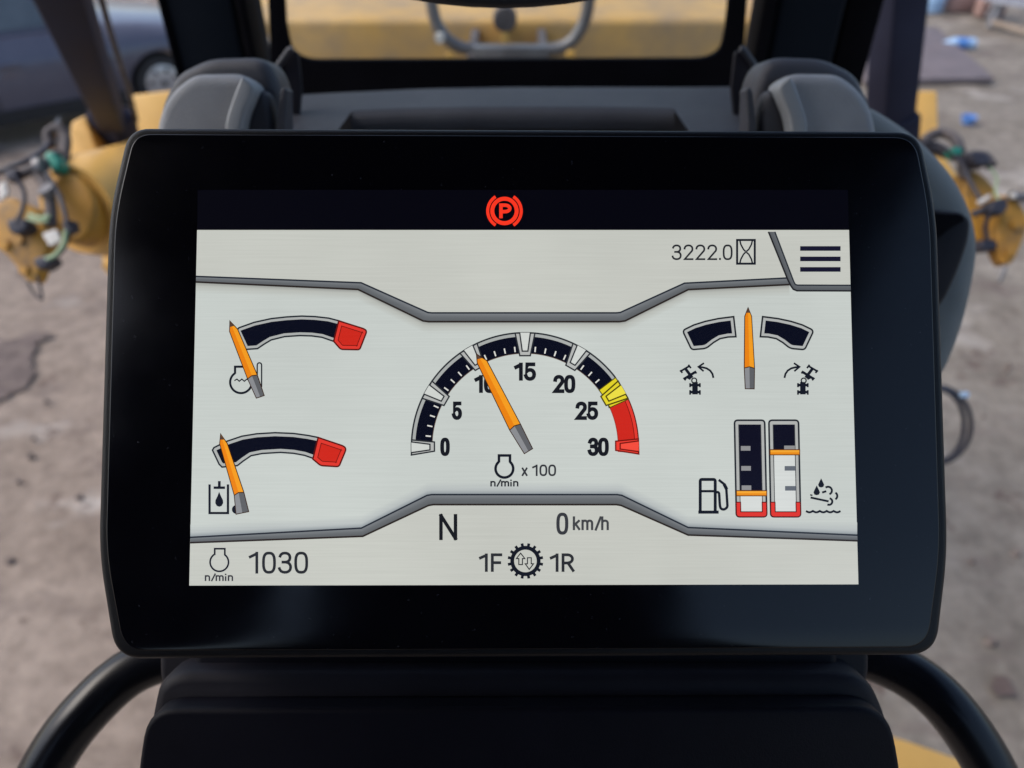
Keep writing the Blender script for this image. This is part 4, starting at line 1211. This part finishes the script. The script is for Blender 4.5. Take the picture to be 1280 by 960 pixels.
# trestle bench at the far right
b = thing('trestle_bench', 'weathered grey trestle bench at the top right corner', 'bench', at_z(1258, 40, GZ))
q0 = at_z(1236, 34, GZ); q1 = at_z(1290, 50, GZ)
beam('leg', q0, q0 + Vector((0.12, 0.05, 0.34)), 0.07, 0.07, 'greypaint', b); beam('leg', q1, q1 + Vector((0.1, 0.08, 0.34)), 0.07, 0.07, 'wood', b)
beam('leg', q0 + Vector((0.25, 0.55, 0)), q0 + Vector((0.3, 0.5, 0.34)), 0.07, 0.07, 'greypaint', b); beam('leg', q1 + Vector((0.2, 0.55, 0)), q1 + Vector((0.2, 0.5, 0.34)), 0.07, 0.07, 'wood', b)
for k in range(3):
    beam('plank', q0 + Vector((-0.05, 0.05 + k * 0.21, 0.36)), q1 + Vector((0.5, 0.0 + k * 0.21, 0.36)), 0.19, 0.04, 'greypaint', b, 0.006, side=(0, 1, 0))
beam('rail', q0 + Vector((0.02, 0.0, 0.08)), q1 + Vector((0.02, 0.0, 0.08)), 0.05, 0.07, 'wood', b)
# stacked dull red blocks
k0 = at_z(1196, 22, GZ)
for i, (dx, dy, dz, lab) in enumerate(((0.35, 0.0, 0.0, 'lower dull red block on the earth near the trestle bench'), (0.02, 0.35, 0.0, 'dull red block standing behind the others at the top right'),
                                       (0.4, 0.04, 0.261, 'upper dull red block resting on another near the trestle bench'))):
    o = k0 + Vector((dx, dy, dz))
    tag(box_obj('concrete_block', (o.x, o.y, o.z), (o.x + .42, o.y + .22, o.z + .26), 'brick', None, 0.012), lab, 'block', 'dull red blocks at the yard edge')
q = at_z(1163, 14, GZ)
t = thing('blue_drum', 'pale blue drum at the yard edge beside the right lift post', 'drum', q)
lathe('drum_wall', [(0.0, 0), (0.17, 0.0), (0.18, 0.02), (0.18, 0.16), (0.186, 0.18), (0.18, 0.2), (0.18, 0.5), (0.16, 0.53), (0.0, 0.53)], q, (0, 0, 1), 'paleblue', t)
lathe('lid', [(0.0, 0.531), (0.1, 0.531), (0.1, 0.56), (0.0, 0.56)], q, (0, 0, 1), 'white', t)

# trodden clods scattered over the earth
def clods():
    V, F = [], []
    spots = [at_z(x, y, GZ) for x, y in ((57, 500), (37, 568), (98, 620), (22, 600), (1230, 520), (1262, 456), (1240, 800), (1216, 700), (1272, 690), (12, 700))]
    for _ in range(150):
        spots.append(Vector((random.uniform(-5, 5), random.uniform(0.8, 12), GZ)))
    for i, s in enumerate(spots):
        r = random.uniform(0.014, 0.026) if i < 10 else random.uniform(0.004, 0.014)
        k0 = len(V)
        for a in range(6):
            th = a * math.pi / 3 + random.random() * .5
            V.append(s + Vector((math.cos(th) * r * random.uniform(.8, 1.5), math.sin(th) * r, -0.02)))
        for a in range(6):
            th = a * math.pi / 3 + random.random() * .5
            V.append(s + Vector((math.cos(th) * r * .6, math.sin(th) * r * .6, r * random.uniform(.2, .4))))
        for a in range(6):
            c = (a + 1) % 6; F.append((k0 + a, k0 + c, k0 + 6 + c, k0 + 6 + a))
        F.append(tuple(k0 + 6 + a for a in range(6)))
    o = mesh_obj('clods', V, F, 'stone', None, 30)
    o['kind'] = 'stuff'; o['label'] = 'small dark clods and stones scattered over the earth'
    return o
clods()
wheel()
